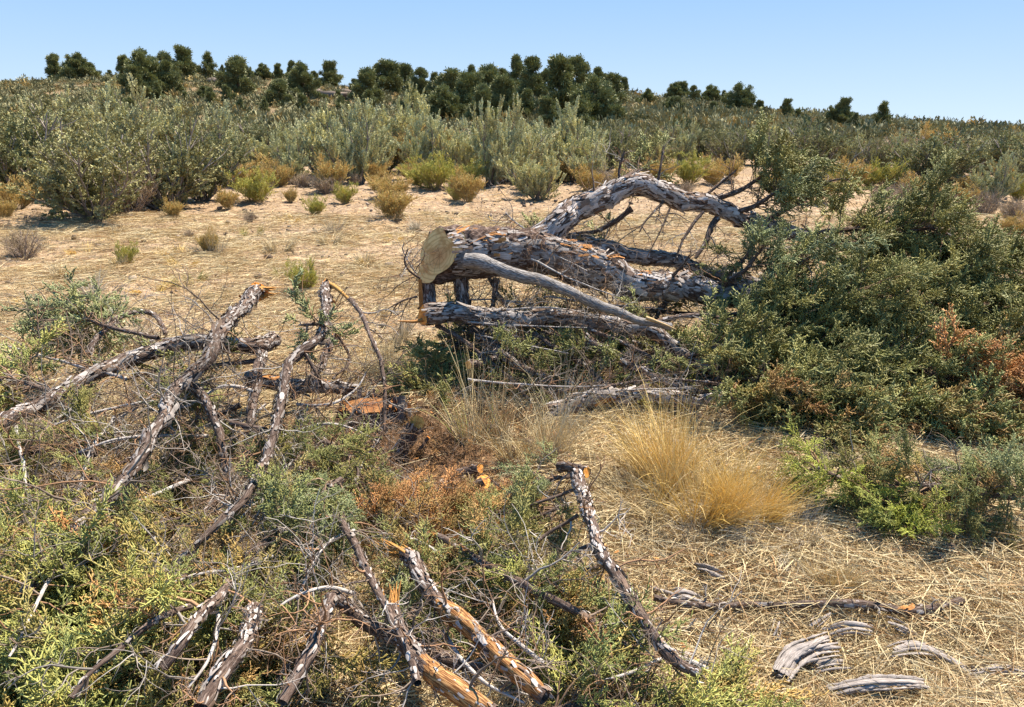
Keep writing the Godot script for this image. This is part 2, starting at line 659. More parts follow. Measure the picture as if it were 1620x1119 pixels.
func leaf_col(kind: String) -> Color:
	var k := rr(0.0, 1.0)
	var v := rr(0.6, 1.45)
	match kind:
		"green": return (lin(0.20, 0.205, 0.078) if k < 0.7 else lin(0.27, 0.245, 0.08)) * v
		"blue": return (lin(0.225, 0.25, 0.125) if k < 0.75 else lin(0.27, 0.265, 0.10)) * v
		"olive": return (lin(0.31, 0.305, 0.095) if k < 0.6 else (lin(0.21, 0.235, 0.085) if k < 0.85 else lin(0.42, 0.23, 0.09))) * v
		"lime": return (lin(0.36, 0.38, 0.075) if k < 0.7 else lin(0.26, 0.28, 0.08)) * v
		"rust": return (lin(0.42, 0.215, 0.09) if k < 0.6 else (lin(0.34, 0.24, 0.095) if k < 0.85 else lin(0.22, 0.22, 0.08))) * v
		"mixed": return (lin(0.20, 0.215, 0.08) if k < 0.55 else (lin(0.31, 0.26, 0.09) if k < 0.8 else lin(0.38, 0.21, 0.09))) * v
	return lin(0.14, 0.17, 0.08) * v

func aim(dir: Vector3, roll: float, s: float, at: Vector3) -> Transform3D:
	var y := dir.normalized()
	var x := perp(y)
	var b := Basis(x, y, x.cross(y).normalized()) * Basis(Vector3.UP, roll)
	return Transform3D(b.scaled_local(Vector3.ONE * s), at)

# foliage borne along an axis: side shoots carrying sprays
func leafy(o: Node3D, p: PackedVector3Array, spec: Dictionary) -> void:
	var s := Sprays.new()
	var mb := MB.new()
	var kind: String = spec.get("leaf", "green")
	var ns: int = spec.get("shoots", 30)
	var ls: float = spec.get("len", 0.3)
	var f0: float = spec.get("from", 0.25)
	var droop: float = spec.get("droop", 0.06)
	var up: float = spec.get("up", 0.25)
	var gap: float = spec.get("gap", 0.024)
	var size: float = spec.get("size", 0.85)
	var bias: Vector3 = spec.get("bias", Vector3.ZERO)
	var far := p[0].distance_to(cam_at) > 3.9
	if far: gap *= 1.7
	for k in ns:
		var f := rr(f0, 1.0)
		var j := mini(int(f * (p.size() - 1)), p.size() - 2)
		var t := (p[j + 1] - p[j]).normalized()
		var l := ls * (rr(0.35, 1.0) if rng.randf() < 0.72 else rr(1.0, 1.7)) * (1.1 - 0.4 * f)
		var d := (t * rr(0.4, 1.0) + perp(t) * rr(0.5, 1.1) + Vector3.UP * up + bias).normalized()
		var m := 8
		var w := walk(p[j], d, l, 0.16, droop, m)
		stick(mb, w, 0.0045, 0.0015, lin(0.19, 0.125, 0.085) * rr(0.8, 1.3), 3)
		var cnt := int(l / gap)
		var shoot := leaf_col(kind)
		for q in cnt:
			var g := lerpf(0.3, 1.0, pow((q + rng.randf()) / cnt, 0.8)) * m
			var gi := mini(int(g), m - 1)
			var at := w[gi].lerp(w[gi + 1], g - gi)
			var wd := (w[gi + 1] - w[gi]).normalized()
			var sd := (wd * 0.95 + perp(wd) * 0.65 + Vector3.UP * 0.1).normalized()
			if rng.randf() < 0.2:
				shoot = leaf_col(kind)
			s.xf.push_back(aim(sd, rr(0, TAU), size * rr(0.6, 1.15), at))
			s.col.push_back(shoot.lerp(leaf_col(kind), 0.35))
	part("shoots", mb, M.twig, o, "stuff")
	spread("foliage", spray_meshes[rng.randi() % 3 + (3 if far else 0)], s, M.leaf, o)

# ---------------------------------------------------------------- grasses
func blade(mb: MB, p: Vector3, dir: Vector3, l: float, w: float, bend: float, col: Color, tip: Color, m: int = 4) -> void:
	var d := dir.normalized()
	var side := d.cross(rdir()).normalized()
	var i0 := mb.v.size()
	var sag := Vector3(d.x, -0.4, d.z).normalized() * bend
	for j in m + 1:
		var f := float(j) / m
		var nn := side.cross(d).normalized()
		var ww := w * (1.0 - 0.85 * f)
		var cc := col.lerp(tip, f)
		mb.add(p - side * ww * 0.5, nn, Vector2(0, f), cc)
		mb.add(p + side * ww * 0.5, nn, Vector2(1, f), cc)
		if j > 0:
			var a := i0 + j * 2
			mb.quad(a - 2, a - 1, a + 1, a)
		d = (d + sag * (0.4 + f)).normalized()
		p += d * (l / m)

func grass_col(kind: String) -> Color:
	var v := rr(0.7, 1.25)
	var k := rr(0.0, 1.0)
	match kind:
		"gold": return (lin(0.66, 0.46, 0.14) if k < 0.6 else (lin(0.68, 0.53, 0.26) if k < 0.9 else lin(0.36, 0.26, 0.12))) * v
		"straw": return (lin(0.56, 0.45, 0.25) if k < 0.6 else (lin(0.63, 0.55, 0.38) if k < 0.85 else lin(0.33, 0.22, 0.11))) * v
		"grey": return (lin(0.42, 0.38, 0.31) if k < 0.6 else lin(0.55, 0.49, 0.38)) * v
		"green": return (lin(0.24, 0.27, 0.07) if k < 0.5 else lin(0.42, 0.38, 0.13)) * v
	return lin(0.5, 0.4, 0.2) * v

func grass_mesh(n: int, h: float, spr: float, lean: float, bend: float, kind: String, w: float = 0.0025) -> MB:
	var mb := MB.new()
	var tufts := maxi(3, n / 55)
	var wind := Vector3(rr(-0.3, 0.3), 0, rr(-0.3, 0.3))
	for q in tufts:
		var a := rr(0, TAU)
		var r := spr * pow(rng.randf(), 0.6)
		var c := Vector3(cos(a) * r, -0.01, sin(a) * r)
		var td := Vector3(cos(a), 0, sin(a)) * lean * (0.15 + 0.75 * r / spr) + wind * lean + Vector3(rr(-0.35, 0.35), 0, rr(-0.35, 0.35)) * lean
		var th := h * rr(0.55, 1.1)
		var tc := grass_col(kind)
		for k in n / tufts:
			var at := c + Vector3(rng.randfn(), 0, rng.randfn()) * spr * 0.12
			var d := td + Vector3.UP + rdir() * 0.30
			if rng.randf() < 0.10: d = rdir() + Vector3.UP * 0.5
			var col := tc.lerp(grass_col(kind), 0.5)
			blade(mb, at, d, th * rr(0.35, 1.1), w * rr(0.6, 1.4), bend * rr(0.0, 2.0) * rng.randf() * 1.4, col * 0.9, col, 5)
	return mb

func grass_clump(called: String, label: String, at: Vector3, mbs: Array, group: String = "") -> Node3D:
	var o := thing(called, label, "grass", at, group)
	var names_ := ["blades", "low_blades", "seed_stalks"]
	for i in mbs.size():
		var m := MeshInstance3D.new()
		m.name = names_[i]
		m.mesh = mbs[i].mesh()
		m.material_override = M.grass
		m.set_meta("kind", "stuff")
		o.add_child(m, true)
	return o

func ordinal(i: int) -> String:
	var small := ["zeroth", "first", "second", "third", "fourth", "fifth", "sixth", "seventh", "eighth", "ninth", "tenth", "eleventh", "twelfth", "thirteenth", "fourteenth", "fifteenth", "sixteenth", "seventeenth", "eighteenth", "nineteenth"]
	var tens := ["", "", "twent", "thirt", "fort", "fift", "sixt", "sevent", "eight", "ninet"]
	if i < 20: return small[i]
	if i % 10 == 0: return tens[i / 10] + "ieth"
	return tens[i / 10] + "y-" + small[i % 10]

# ================================================================ the scene
func _ready() -> void:
	rng.seed = 20
	# camera
	var cam := Camera3D.new()
	cam.name = "camera"
	cam.position = cam_at
	cam.basis = cam_turn
	cam.fov = rad_to_deg(2.0 * atan(559.5 / FOCAL))
	cam.near = 0.05
	cam.far = 9000.0
	add_child(cam)
	cam.current = true
	# sky, exposure
	var env := Environment.new()
	var sky := Sky.new()
	var ps := ProceduralSkyMaterial.new()
	ps.sky_top_color = Color(0.225, 0.425, 0.615)
	ps.sky_horizon_color = Color(0.565, 0.62, 0.655)
	ps.sky_curve = 0.125
	ps.ground_bottom_color = Color(0.46, 0.40, 0.33)
	ps.ground_horizon_color = Color(0.50, 0.53, 0.55)
	ps.sky_energy_multiplier = 1.0
	ps.sun_angle_max = 1.0
	sky.sky_material = ps
	env.background_mode = Environment.BG_SKY
	env.sky = sky
	env.ambient_light_source = Environment.AMBIENT_SOURCE_SKY
	env.tonemap_mode = Environment.TONE_MAPPER_LINEAR
	env.tonemap_exposure = 2.8
	env.sdfgi_enabled = true
	env.ssao_enabled = true
	env.ssil_enabled = true
	var we := WorldEnvironment.new()
	we.name = "world_environment"
	we.environment = env
	add_child(we)
	# sun: high, from the right and a little beyond the pile
	var sun := DirectionalLight3D.new()
	sun.name = "sun"
	sun.light_energy = 1.6
	sun.light_angular_distance = 0.5
	sun.light_color = Color(1.0, 0.95, 0.87)
	sun.shadow_enabled = true
	add_child(sun)
	sun.look_at_from_position(Vector3(0.36, 0.87, -0.31) * 50.0, Vector3.ZERO)

	# noises and terrain profile
	n_rough.seed = 2; n_rough.frequency = 0.55; n_rough.fractal_octaves = 3
	n_fine.seed = 6; n_fine.frequency = 3.0; n_fine.fractal_octaves = 3
	n_hill.seed = 9; n_hill.frequency = 0.035
	n_bark.seed = 14; n_bark.frequency = 0.06; n_bark.fractal_octaves = 2
	n_patch.seed = 31; n_patch.frequency = 0.22
	for q in [[-900, 150], [-400, 136], [0, 131], [130, 127], [230, 121], [300, 119], [420, 119], [540, 137], [620, 148], [830, 149], [980, 148], [1050, 156], [1180, 175], [1300, 192], [1400, 206], [1500, 216], [1620, 222], [2000, 228], [2600, 232]]:
		var p := view(q[0], q[1], 110.0)
		crest_x.push_back(p.x)
		crest_y.push_back(p.y)
	build_materials()
	spray_meshes = [make_spray(101, 0.6), make_spray(102, 0.8), make_spray(103, 0.4), make_spray(104, 0.5, 2.1), make_spray(105, 0.3, 2.4), make_spray(106, 0.6, 1.9)]
	rng.seed = 77
	duff_at = land(650, 735)
	build_ground()
	build_hill()
	build_shrubs()
	build_felled_tree()
	build_right_boughs()
	build_left_pile()
	build_foreground()
	build_grasses()
	build_litter()

# ---------------------------------------------------------------- junipers on the hill
func make_tree(seed_: int, slim: float, open: float) -> Node3D:
	rng.seed = seed_
	var o := Node3D.new()
	var mb := MB.new()
	var s := Sprays.new()
	var p := PackedVector3Array()
	var lean := Vector3(rr(-0.06, 0.06), 0, rr(-0.06, 0.06))
	for i in 9:
		p.push_back(Vector3(rr(-0.02, 0.02), i * 0.118, rr(-0.02, 0.02)) + lean * i * 0.1)
	stick(mb, p, 0.035, 0.006, lin(0.16, 0.115, 0.085), 6)
	var tm := MeshInstance3D.new()
	for k in 42:
		var f := rr(0.02, 0.99)
		var at := Vector3(0, f * 0.945, 0) + lean * f * 0.8
		var reach := slim * 1.25 * (0.62 + 0.38 * minf(1.0, f * 5.0)) * pow(1.03 - f, 0.72) * (rr(0.4, 1.1) if rng.randf() < 0.8 else rr(1.1, 1.55))
		var a := rr(0, TAU)
		var d := Vector3(cos(a), rr(-0.35, 0.35) + f * 0.75, sin(a))
		var w := PackedVector3Array()
		w.push_back(at)
		var q := at
		for j in 4:
			d = (d.normalized() + rdir() * 0.2).normalized()
			q += d * reach / 4.0
			w.push_back(q)
		stick(mb, w, 0.012, 0.003, lin(0.15, 0.11, 0.08), 3)
		var cnt := int((9 + 24 * reach / 0.4) * open)
		for j in cnt:
			var g := rr(0.3, 1.0) * 4.0
			var gi := mini(int(g), 3)
			var c := w[gi].lerp(w[gi + 1], g - gi) + rdir() * 0.05
			s.xf.push_back(aim(d + rdir() * 0.6 + Vector3.UP * 0.4, rr(0, TAU), rr(0.03, 0.10), c))
			var v := rr(0.75, 1.25)
			s.col.push_back(lin(0.20, 0.21, 0.09) * v)
	tm.name = "trunk"
	tm.mesh = mb.mesh()
	tm.material_override = M.twig
	o.add_child(tm, true)
	spread("crown", clump_mesh, s, M.leaf, o)
	return o

var clump_mesh: ArrayMesh
var duff_at := Vector3.ZERO

func make_clump(seed_: int, n: int, lw: float, ll: float) -> ArrayMesh:
	rng.seed = seed_
	var mb := MB.new()
	for k in n:
		var c := rdir() * pow(rng.randf(), 0.5)
		c.y = c.y * 0.8 + 0.3
		var d := (c + Vector3.UP * 0.5 + rdir() * 0.5).normalized()
		var e := perp(d)
		var l := ll * rr(0.6, 1.2)
		var w := lw * rr(0.6, 1.2)
		var g := rr(0.8, 1.2)
		var col := Color(g, g, g)
		var nn := d.cross(e)
		mb.flat(c, c + d * l * 0.6 + e * w, c + d * l + nn * l * 0.2, col)
		mb.flat(c, c + d * l + nn * l * 0.2, c + d * l * 0.6 - e * w + nn * w * 0.6, col)
	return mb.mesh()

func build_hill() -> void:
	clump_mesh = make_clump(55, 34, 0.15, 0.75)
	var protos: Array[Node3D] = [make_tree(201, 0.44, 1.0), make_tree(202, 0.36, 1.0), make_tree(203, 0.52, 1.0), make_tree(204, 0.31, 0.9), make_tree(205, 0.58, 1.0), make_tree(206, 0.40, 0.55)]
	rng.seed = 210
	var spots := [
		[88, 129, 97, 2], [125, 128, 95, 4], [146, 128, 106, 0], [173, 124, 112, 1], [197, 122, 93, 2], [216, 156, 113, 0], [226, 150, 97, 4], [241, 138, 99, 2], [262, 125, 91, 5], [268, 150, 108, 1], [293, 125, 86, 2], [311, 120, 104, 0], [330, 123, 90, 5], [352, 120, 108, 3], [378, 150, 102, 0], [392, 128, 110, 4], [415, 126, 106, 4], [440, 124, 103, 2], [445, 168, 128, 0], [463, 124, 100, 1], [480, 155, 109, 4], [498, 126, 106, 0], [523, 136, 102, 2], [118, 128, 108, 1], [283, 146, 122, 3], [322, 160, 138, 1], [360, 165, 140, 0], [250, 160, 136, 3],
		[583, 168, 122, 0], [600, 150, 112, 1], [618, 150, 103, 2], [641, 148, 107, 0], [585, 178, 148, 1], [664, 155, 114, 1], [690, 158, 119, 3], [712, 178, 120, 0], [722, 150, 120, 1], [741, 192, 130, 2], [747, 150, 111, 3], [775, 170, 109, 0], [797, 192, 132, 2], [793, 150, 113, 1], [818, 152, 102, 3], [840, 158, 104, 1], [862, 152, 118, 0], [886, 188, 110, 0], [906, 158, 106, 2], [925, 152, 108, 1], [946, 152, 111, 3], [940, 200, 136, 4], [966, 170, 126, 0], [700, 195, 145, 4], [765, 200, 150, 0], [835, 190, 150, 1], [865, 205, 160, 0], [915, 215, 165, 1], [957, 152, 122, 1], [650, 176, 140, 3], [560, 150, 128, 1],
		[987, 149, 127, 2], [1025, 168, 145, 4], [1031, 158, 148, 0], [1066, 160, 136, 4], [1078, 160, 136, 2], [1098, 162, 140, 1], [1122, 165, 138, 4], [1145, 168, 146, 3], [1168, 176, 142, 4], [1201, 180, 169, 2], [1243, 186, 172, 2], [1262, 190, 180, 0], [1322, 198, 181, 4], [1333, 199, 179, 2], [1352, 202, 189, 3], [1393, 208, 185, 5], [1568 - 110, 214, 205, 1],
	]
	for k in 34:
		var px := rr(180.0, 960.0) if k < 28 else rr(980.0, 1160.0)
		var py := rr(146.0, 186.0) if k < 28 else rr(168.0, 186.0)
		spots.push_back([px, py, py - rr(9.0, 24.0), rng.randi() % 6])
	spots.sort_custom(func(a, b): return a[0] < b[0])
	var used := {}
	var counts := {"left": 0, "middle": 0, "right": 0}
	for q in spots:
		var at := land(q[0], q[1])
		var d: float = -(cam_turn.inverse() * (at - cam_at)).z
		var h: float = (q[1] - q[2]) * d / FOCAL * 1.12
		var o: Node3D = protos[q[3]] if not used.has(q[3]) else protos[q[3]].duplicate()
		used[q[3]] = true
		o.name = numbered("juniper_tree")
		add_child(o)
		o.position = at - Vector3(0, 0.09 * h, 0)
		o.rotation.y = rr(0, TAU)
		o.scale = Vector3(h * rr(0.85, 1.2), h * rr(0.95, 1.15), h * rr(0.85, 1.2))
		if q[0] > 1190: o.scale *= 1.6
		var zone := "left" if q[0] < 555 else ("middle" if q[0] < 975 else "right")
		counts[zone] += 1
		var size := "tall" if h > 4.2 else ("small" if h < 2.4 else "medium")
		var look: String = ["rounded", "conical", "broad", "slim", "wide domed", "thin-crowned"][q[3]]
		tag(o, "%s %s juniper, %s from the left in the %s" % [size, look, ordinal(counts[zone]), {"left": "left hilltop grove", "middle": "dense middle grove", "right": "row on the right ridge"}[zone]], "tree", "dark junipers on the hill")
	for k in protos.size():
		if not used.has(k): protos[k].free()
	# scrub that covers the slope as one mass
	var s := Sprays.new()
	var s2 := Sprays.new()
	for k in 15000:
		var z := -rr(34.0, 124.0)
		var x := rr(-0.85, 0.95) * (-z) + rr(-4, 4)
		if n_patch.get_noise_2d(x * 0.3, z * 0.3) < -0.25 and rng.randf() < 0.6: continue
		var r := rr(0.2, 0.5) * (1.0 if rng.randf() < 0.8 else 1.7)
		var at := Vector3(x, ground(x, z) - 0.05, z)
		var v := rr(0.7, 1.25)
		var t := rr(0.0, 1.0)
		var col := lin(0.19, 0.18, 0.09) if t < 0.45 else (lin(0.29, 0.27, 0.15) if t < 0.8 else (lin(0.09, 0.10, 0.045) if t < 0.93 else lin(0.36, 0.26, 0.10)))
		var b := Basis(Vector3.UP, rr(0, TAU)).scaled(Vector3(r, r * rr(0.6, 1.0), r))
		s.xf.push_back(Transform3D(b, at))
		s.col.push_back(col * v)
	var cm := make_clump(57, 90, 0.10, 0.5)
	rng.seed = 211
	tag(spread("hillside_scrub", cm, s, M.sage, self), "olive and grey scrub dotting the slope of the hill", "shrub", "", "stuff")
	for k in 5000:
		var z := -rr(24.0, 110.0)
		var x := rr(-0.85, 0.95) * (-z)
		var at := Vector3(x, ground(x, z) - 0.02, z)
		var r := rr(0.10, 0.26)
		s2.xf.push_back(Transform3D(Basis(Vector3.UP, rr(0, TAU)).scaled(Vector3(r, r, r)), at))
		s2.col.push_back((lin(0.46, 0.35, 0.17) if rng.randf() < 0.6 else lin(0.24, 0.22, 0.11)) * rr(0.7, 1.2))
	tag(spread("hillside_dry_grass", cm, s2, M.grass, self), "tan dry bunchgrass between the scrub on the slope", "grass", "", "stuff")
	# dark rock ledges below the crest
	var ri := 0
	for q in [[340, 131, 1.6, 0.5], [352, 134, 1.2, 0.4], [470, 138, 2.0, 0.5], [530, 152, 3.0, 0.6], [548, 148, 2.0, 0.5], [500, 146, 1.4, 0.4]]:
		var at := land(q[0], q[1])
		var mb := MB.new()
		rock(mb, at, q[2], q[3], lin(0.16, 0.125, 0.10))
		ri += 1
		var o := thing("rock_outcrop", "dark brown rock ledge on the hill, %s from the left among the junipers" % ordinal(ri), "rock", at, "rock ledges on the hill")
		part("stone", mb, M.clod, o)

func rock(mb: MB, at: Vector3, w: float, h: float, col: Color) -> void:
	var nu := 12
	var nv := 7
	var i0 := mb.v.size()
	for j in nv + 1:
		for i in nu:
			var th := TAU * i / nu
			var ph := PI * j / nv
			var d := Vector3(cos(th) * sin(ph), cos(ph), sin(th) * sin(ph))
			var r := 1.0 + 0.55 * n_bark.get_noise_3d(d.x * 14.0 + at.x * 40.0, d.y * 14.0, d.z * 14.0 + at.z * 40.0)
			var g := rr(0.7, 1.3)
			mb.add(at + Vector3(d.x * w, d.y * h, d.z * w * 0.6) * r, d, Vector2(i, j), col * g)
	for j in nv:
		for i in nu:
			var k := (i + 1) % nu
			mb.quad(i0 + j * nu + i, i0 + j * nu + k, i0 + (j + 1) * nu + k, i0 + (j + 1) * nu + i)

# ---------------------------------------------------------------- shrubs behind the clearing
# kinds: 0,1,2 pale sagebrush; 3,4 rabbitbrush; 5,6 dark bitterbrush; 7 grey bare shrub
func make_shoot(seed_: int, n: int, lw: float, ll: float, open: float) -> ArrayMesh:
	rng.seed = seed_
	var mb := MB.new()
	stick(mb, PackedVector3Array([Vector3.ZERO, Vector3(0.01, 0.5, 0), Vector3(0, 1, 0.01)]), 0.012, 0.004, Color(0.8, 0.75, 0.65), 3)
	for k in n:
		var f := pow(rng.randf(), 0.75)
		var p := Vector3(0, f, 0)
		var a := rr(0, TAU)
		var d := Vector3(cos(a) * open, rr(0.5, 1.0), sin(a) * open).normalized()
		var e := d.cross(rdir()).normalized()
		var l := ll * rr(0.6, 1.2) * (1.15 - 0.5 * f)
		var g := rr(0.75, 1.2)
		var col := Color(g, g, g * 0.97)
		mb.flat(p, p + d * l * 0.55 + e * lw, p + d * l, col)
		mb.flat(p, p + d * l, p + d * l * 0.55 - e * lw, col)
	return mb.mesh()

func make_shrub(seed_: int, kind: int, shoot: ArrayMesh) -> Node3D:
	rng.seed = seed_
	var o := Node3D.new()
	var mb := MB.new()
	var s := Sprays.new()
	var sage := kind < 3
	var rabbit := kind == 3 or kind == 4
	var dark := kind == 5 or kind == 6
	var bare := kind == 7
	var wide: float = [0.75, 0.85, 0.65, 0.75, 0.8, 0.95, 0.85, 0.9][kind]
	var stems := 15 if sage else (26 if rabbit else (24 if dark else 26))
	for k in stems:
		var a := rr(0, TAU)
		var sp := wide * sqrt(rng.randf())
		var d := Vector3(cos(a) * sp, rr(0.55, 0.8), sin(a) * sp).normalized()
		var l := rr(0.32, 0.62) if rng.randf() < 0.7 else rr(0.62, 0.9)
		var w := PackedVector3Array()
		var q := Vector3(cos(a) * 0.05, 0, sin(a) * 0.05)
		w.push_back(q)
		for j in 6:
			d = (d + rdir() * (0.22 if not rabbit else 0.1) + Vector3.UP * 0.10).normalized()
			q += d * l / 6.0
			w.push_back(q)
		var wood := lin(0.20, 0.165, 0.14) if sage else (lin(0.33, 0.25, 0.13) if rabbit else (lin(0.25, 0.215, 0.195) if dark else lin(0.30, 0.24, 0.20)))
		stick(mb, w, 0.014 if not rabbit else 0.006, 0.005 if not rabbit else 0.003, wood * rr(0.7, 1.3), 4)
		for b in (10 if not rabbit else 7):
			var j := mini(5, int(6.0 * pow(rng.randf(), 0.7)))
			var bd := ((w[j + 1] - w[j]).normalized() + perp(d) * 0.7 + Vector3.UP * 0.15).normalized()
			var bl := rr(0.16, 0.34)
			var bw := PackedVector3Array()
			var bq := w[j]
			bw.push_back(bq)
			for z in 3:
				bd = (bd + rdir() * 0.22 + Vector3.UP * 0.08).normalized()
				bq += bd * bl / 3.0
				bw.push_back(bq)
			stick(mb, bw, 0.005, 0.002, wood * rr(0.8, 1.5), 3)
			var cnt := 8 if sage else (8 if rabbit else (4 if dark else 6))
			if bare and rng.randf() < 0.3: cnt = 0
			for z in cnt:
				var g := rr(0.8, 3.0)
				var gi := mini(int(g), 2)
				var at := bw[gi].lerp(bw[gi + 1], g - gi)
				var sd := (bd + rdir() * (0.55 if sage else 0.8) + Vector3.UP * (0.8 if sage else (0.5 if rabbit else 0.2))).normalized()
				var v := rr(0.78, 1.22)
				var col: Color
				if sage: col = [lin(0.72, 0.66, 0.34), lin(0.60, 0.58, 0.33), lin(0.78, 0.72, 0.42)][kind].lerp(lin(0.40, 0.41, 0.24), rng.randf())
				elif rabbit: col = lin(0.48, 0.40, 0.15).lerp(lin(0.56, 0.38, 0.16), rng.randf()) if kind == 3 else lin(0.36, 0.38, 0.11).lerp(lin(0.55, 0.47, 0.12), rng.randf())
				elif dark: col = (lin(0.25, 0.24, 0.11) if kind == 5 else lin(0.17, 0.185, 0.085)).lerp(lin(0.40, 0.38, 0.20), rng.randf() * 0.8)
				else: col = lin(0.25, 0.205, 0.155).lerp(lin(0.37, 0.27, 0.15), rng.randf())
				s.xf.push_back(aim(sd, rr(0, TAU), rr(0.07, 0.17) if not bare else rr(0.06, 0.13), at))
				s.col.push_back(col * v)
	var tm := MeshInstance3D.new()
	tm.name = "stems"
	tm.mesh = mb.mesh()
	tm.material_override = M.twig
	tm.set_meta("kind", "stuff")
	o.add_child(tm, true)
	spread("foliage", shoot, s, M.sage, o)
	return o

func build_shrubs() -> void:
	var sh_sage := make_shoot(301, 44, 0.045, 0.22, 0.6)
	var sh_rabbit := make_shoot(302, 34, 0.025, 0.30, 0.5)
	var sh_dark := make_shoot(303, 34, 0.06, 0.22, 0.9)
	var sh_bare := make_shoot(304, 12, 0.02, 0.26, 0.8)
	var protos: Array[Node3D] = []
	for k in 8:
		protos.push_back(make_shrub(311 + k, k, sh_sage if k < 3 else (sh_rabbit if k < 5 else (sh_dark if k < 7 else sh_bare))))
	rng.seed = 330
	var kinds := ["sagebrush", "sagebrush", "sagebrush", "rabbitbrush", "rabbitbrush", "bitterbrush", "bitterbrush", "bare_shrub"]
	var looks := ["pale grey-green sagebrush", "broad pale sagebrush", "upright silvery sagebrush", "golden tan rabbitbrush", "yellow-green rabbitbrush", "dark olive spreading bitterbrush", "deep green bitterbrush", "half-bare grey-brown shrub"]
	# x, base, top, kind, width factor
	var list := [
		[150, 348, 195, 5, 1.15], [262, 332, 172, 5, 1.0], [20, 315, 165, 6, 1.1], [85, 300, 158, 5, 1.0], [320, 318, 190, 6, 0.8], [205, 340, 235, 7, 1.2],
		[130, 262, 150, 0, 1.0], [205, 262, 148, 1, 1.0], [60, 250, 152, 2, 1.0], [275, 258, 160, 0, 0.9], [340, 285, 182, 1, 0.9], [372, 262, 196, 2, 1.0], [415, 262, 186, 6, 1.0], [440, 276, 200, 0, 1.0], [470, 292, 222, 1, 1.0],
		[505, 275, 178, 2, 1.0], [535, 285, 170, 0, 1.0], [567, 292, 180, 1, 0.9], [598, 282, 195, 2, 0.9], [612, 272, 205, 6, 0.9], [640, 262, 140, 0, 0.9], [672, 282, 196, 1, 0.9], [705, 268, 178, 2, 1.0], [740, 282, 188, 0, 0.9], [775, 296, 178, 1, 0.85], [800, 290, 182, 2, 0.9],
		[852, 316, 232, 0, 1.0], [838, 282, 185, 2, 1.0], [880, 280, 176, 1, 0.9], [912, 288, 182, 0, 0.9], [935, 292, 222, 2, 0.9], [960, 270, 196, 6, 1.0], [1000, 262, 196, 5, 0.9], [1030, 265, 205, 0, 0.9], [1075, 258, 200, 1, 1.0], [1110, 252, 198, 6, 0.9],
		[1160, 262, 196, 5, 1.0], [1205, 262, 205, 6, 1.0], [1245, 262, 210, 5, 0.9], [1290, 268, 190, 6, 1.1], [1345, 262, 208, 0, 0.9], [1385, 272, 212, 5, 0.9], [1425, 275, 218, 1, 0.9], [1490, 295, 204, 6, 1.25], [1545, 280, 215, 5, 1.0], [1605, 288, 208, 6, 1.1], [1570, 320, 252, 1, 1.0], [1640, 300, 210, 5, 1.0],
		[405, 322, 268, 4, 1.1], [545, 322, 288, 4, 1.0], [525, 302, 246, 3, 1.0], [622, 346, 292, 3, 1.2], [688, 300, 244, 4, 1.0], [740, 320, 266, 3, 1.0], [722, 318, 288, 4, 0.9], [590, 290, 245, 3, 1.0], [372, 296, 250, 3, 1.2], [440, 296, 254, 3, 1.1], [932, 305, 262, 3, 1.0], [655, 290, 252, 3, 1.0],
		[1040, 296, 246, 3, 1.1], [1090, 292, 242, 4, 1.1], [1312, 300, 258, 4, 1.1], [1345, 300, 250, 3, 1.1], [1375, 298, 262, 4, 1.0], [1290, 320, 268, 3, 1.1], [1430, 330, 272, 7, 1.0], [1395, 322, 280, 7, 1.0], [1480, 338, 288, 7, 1.0], [1556, 342, 286, 7, 0.9], [1600, 350, 300, 7, 1.0], [1530, 322, 292, 3, 1.1], [1462, 318, 282, 3, 1.0], [1605, 375, 335, 3, 1.0], [1610, 318, 276, 4, 1.0],
		[95, 330, 285, 3, 1.2], [30, 330, 280, 3, 1.2], [360, 330, 295, 3, 1.0], [275, 345, 312, 3, 1.0], [8, 345, 310, 3, 1.0], [985, 300, 262, 3, 1.0], [460, 320, 295, 3, 0.8], [500, 342, 308, 4, 0.9], [395, 352, 325, 7, 0.8],
		[36, 412, 345, 7, 1.0], [200, 418, 380, 4, 0.8], [482, 462, 408, 4, 0.8], [300, 378, 356, 7, 0.8], [330, 402, 360, 3, 0.7],
	]
	# golden and bare brush filling between
	for k in 44:
		var x := -20.0 + k * 38.0 + rr(-15, 15)
		if x > 60.0 and x < 330.0: continue
		var by := rr(282.0, 318.0)
		list.push_back([x, by, by - rr(22.0, 46.0), [3, 3, 4, 7, 3][rng.randi() % 5], rr(1.1, 1.8)])
	# more of the belt, behind those rows
	for k in 46:
		var x := -150.0 + k * 41.0 + rr(-14, 14)
		var f := rr(22.0, 36.0)
		var wx := (x - 810.0) / FOCAL * f * 1.04
		list.push_back([x, -f, rr(0.55, 1.15), [0, 1, 2, 5, 6, 7, 3][rng.randi() % 7], 1.2])
	list.sort_custom(func(a, b): return a[0] < b[0])
	var used := {}
	var counts := {}
	for q in list:
		var at: Vector3
		var h: float
		if q[1] < 0.0:
			at = Vector3((q[0] - 810.0) / FOCAL * (-q[1]), 0, q[1])
			at.y = ground(at.x, at.z)
			h = q[2]
		else:
			at = land(q[0], q[1])
			var d: float = -(cam_turn.inverse() * (at - cam_at)).z
			h = (q[1] - q[2]) * d / FOCAL
		var kd: int = q[3]
		var o: Node3D = protos[kd] if not used.has(kd) else protos[kd].duplicate()
		used[kd] = true
		o.name = numbered(kinds[kd])
		add_child(o)
		o.position = at - Vector3(0, 0.02, 0)
		o.rotation.y = rr(0, TAU)
		o.scale = Vector3(h * q[4] * 1.12, h * 1.1, h * q[4] * 1.12)
		var far := "behind the clearing" if at.z > -21.5 else "at the foot of the hill"
		if at.z > -11.5: far = "on the bare clearing"
		var key: String = looks[kd] + far
		counts[key] = counts.get(key, 0) + 1
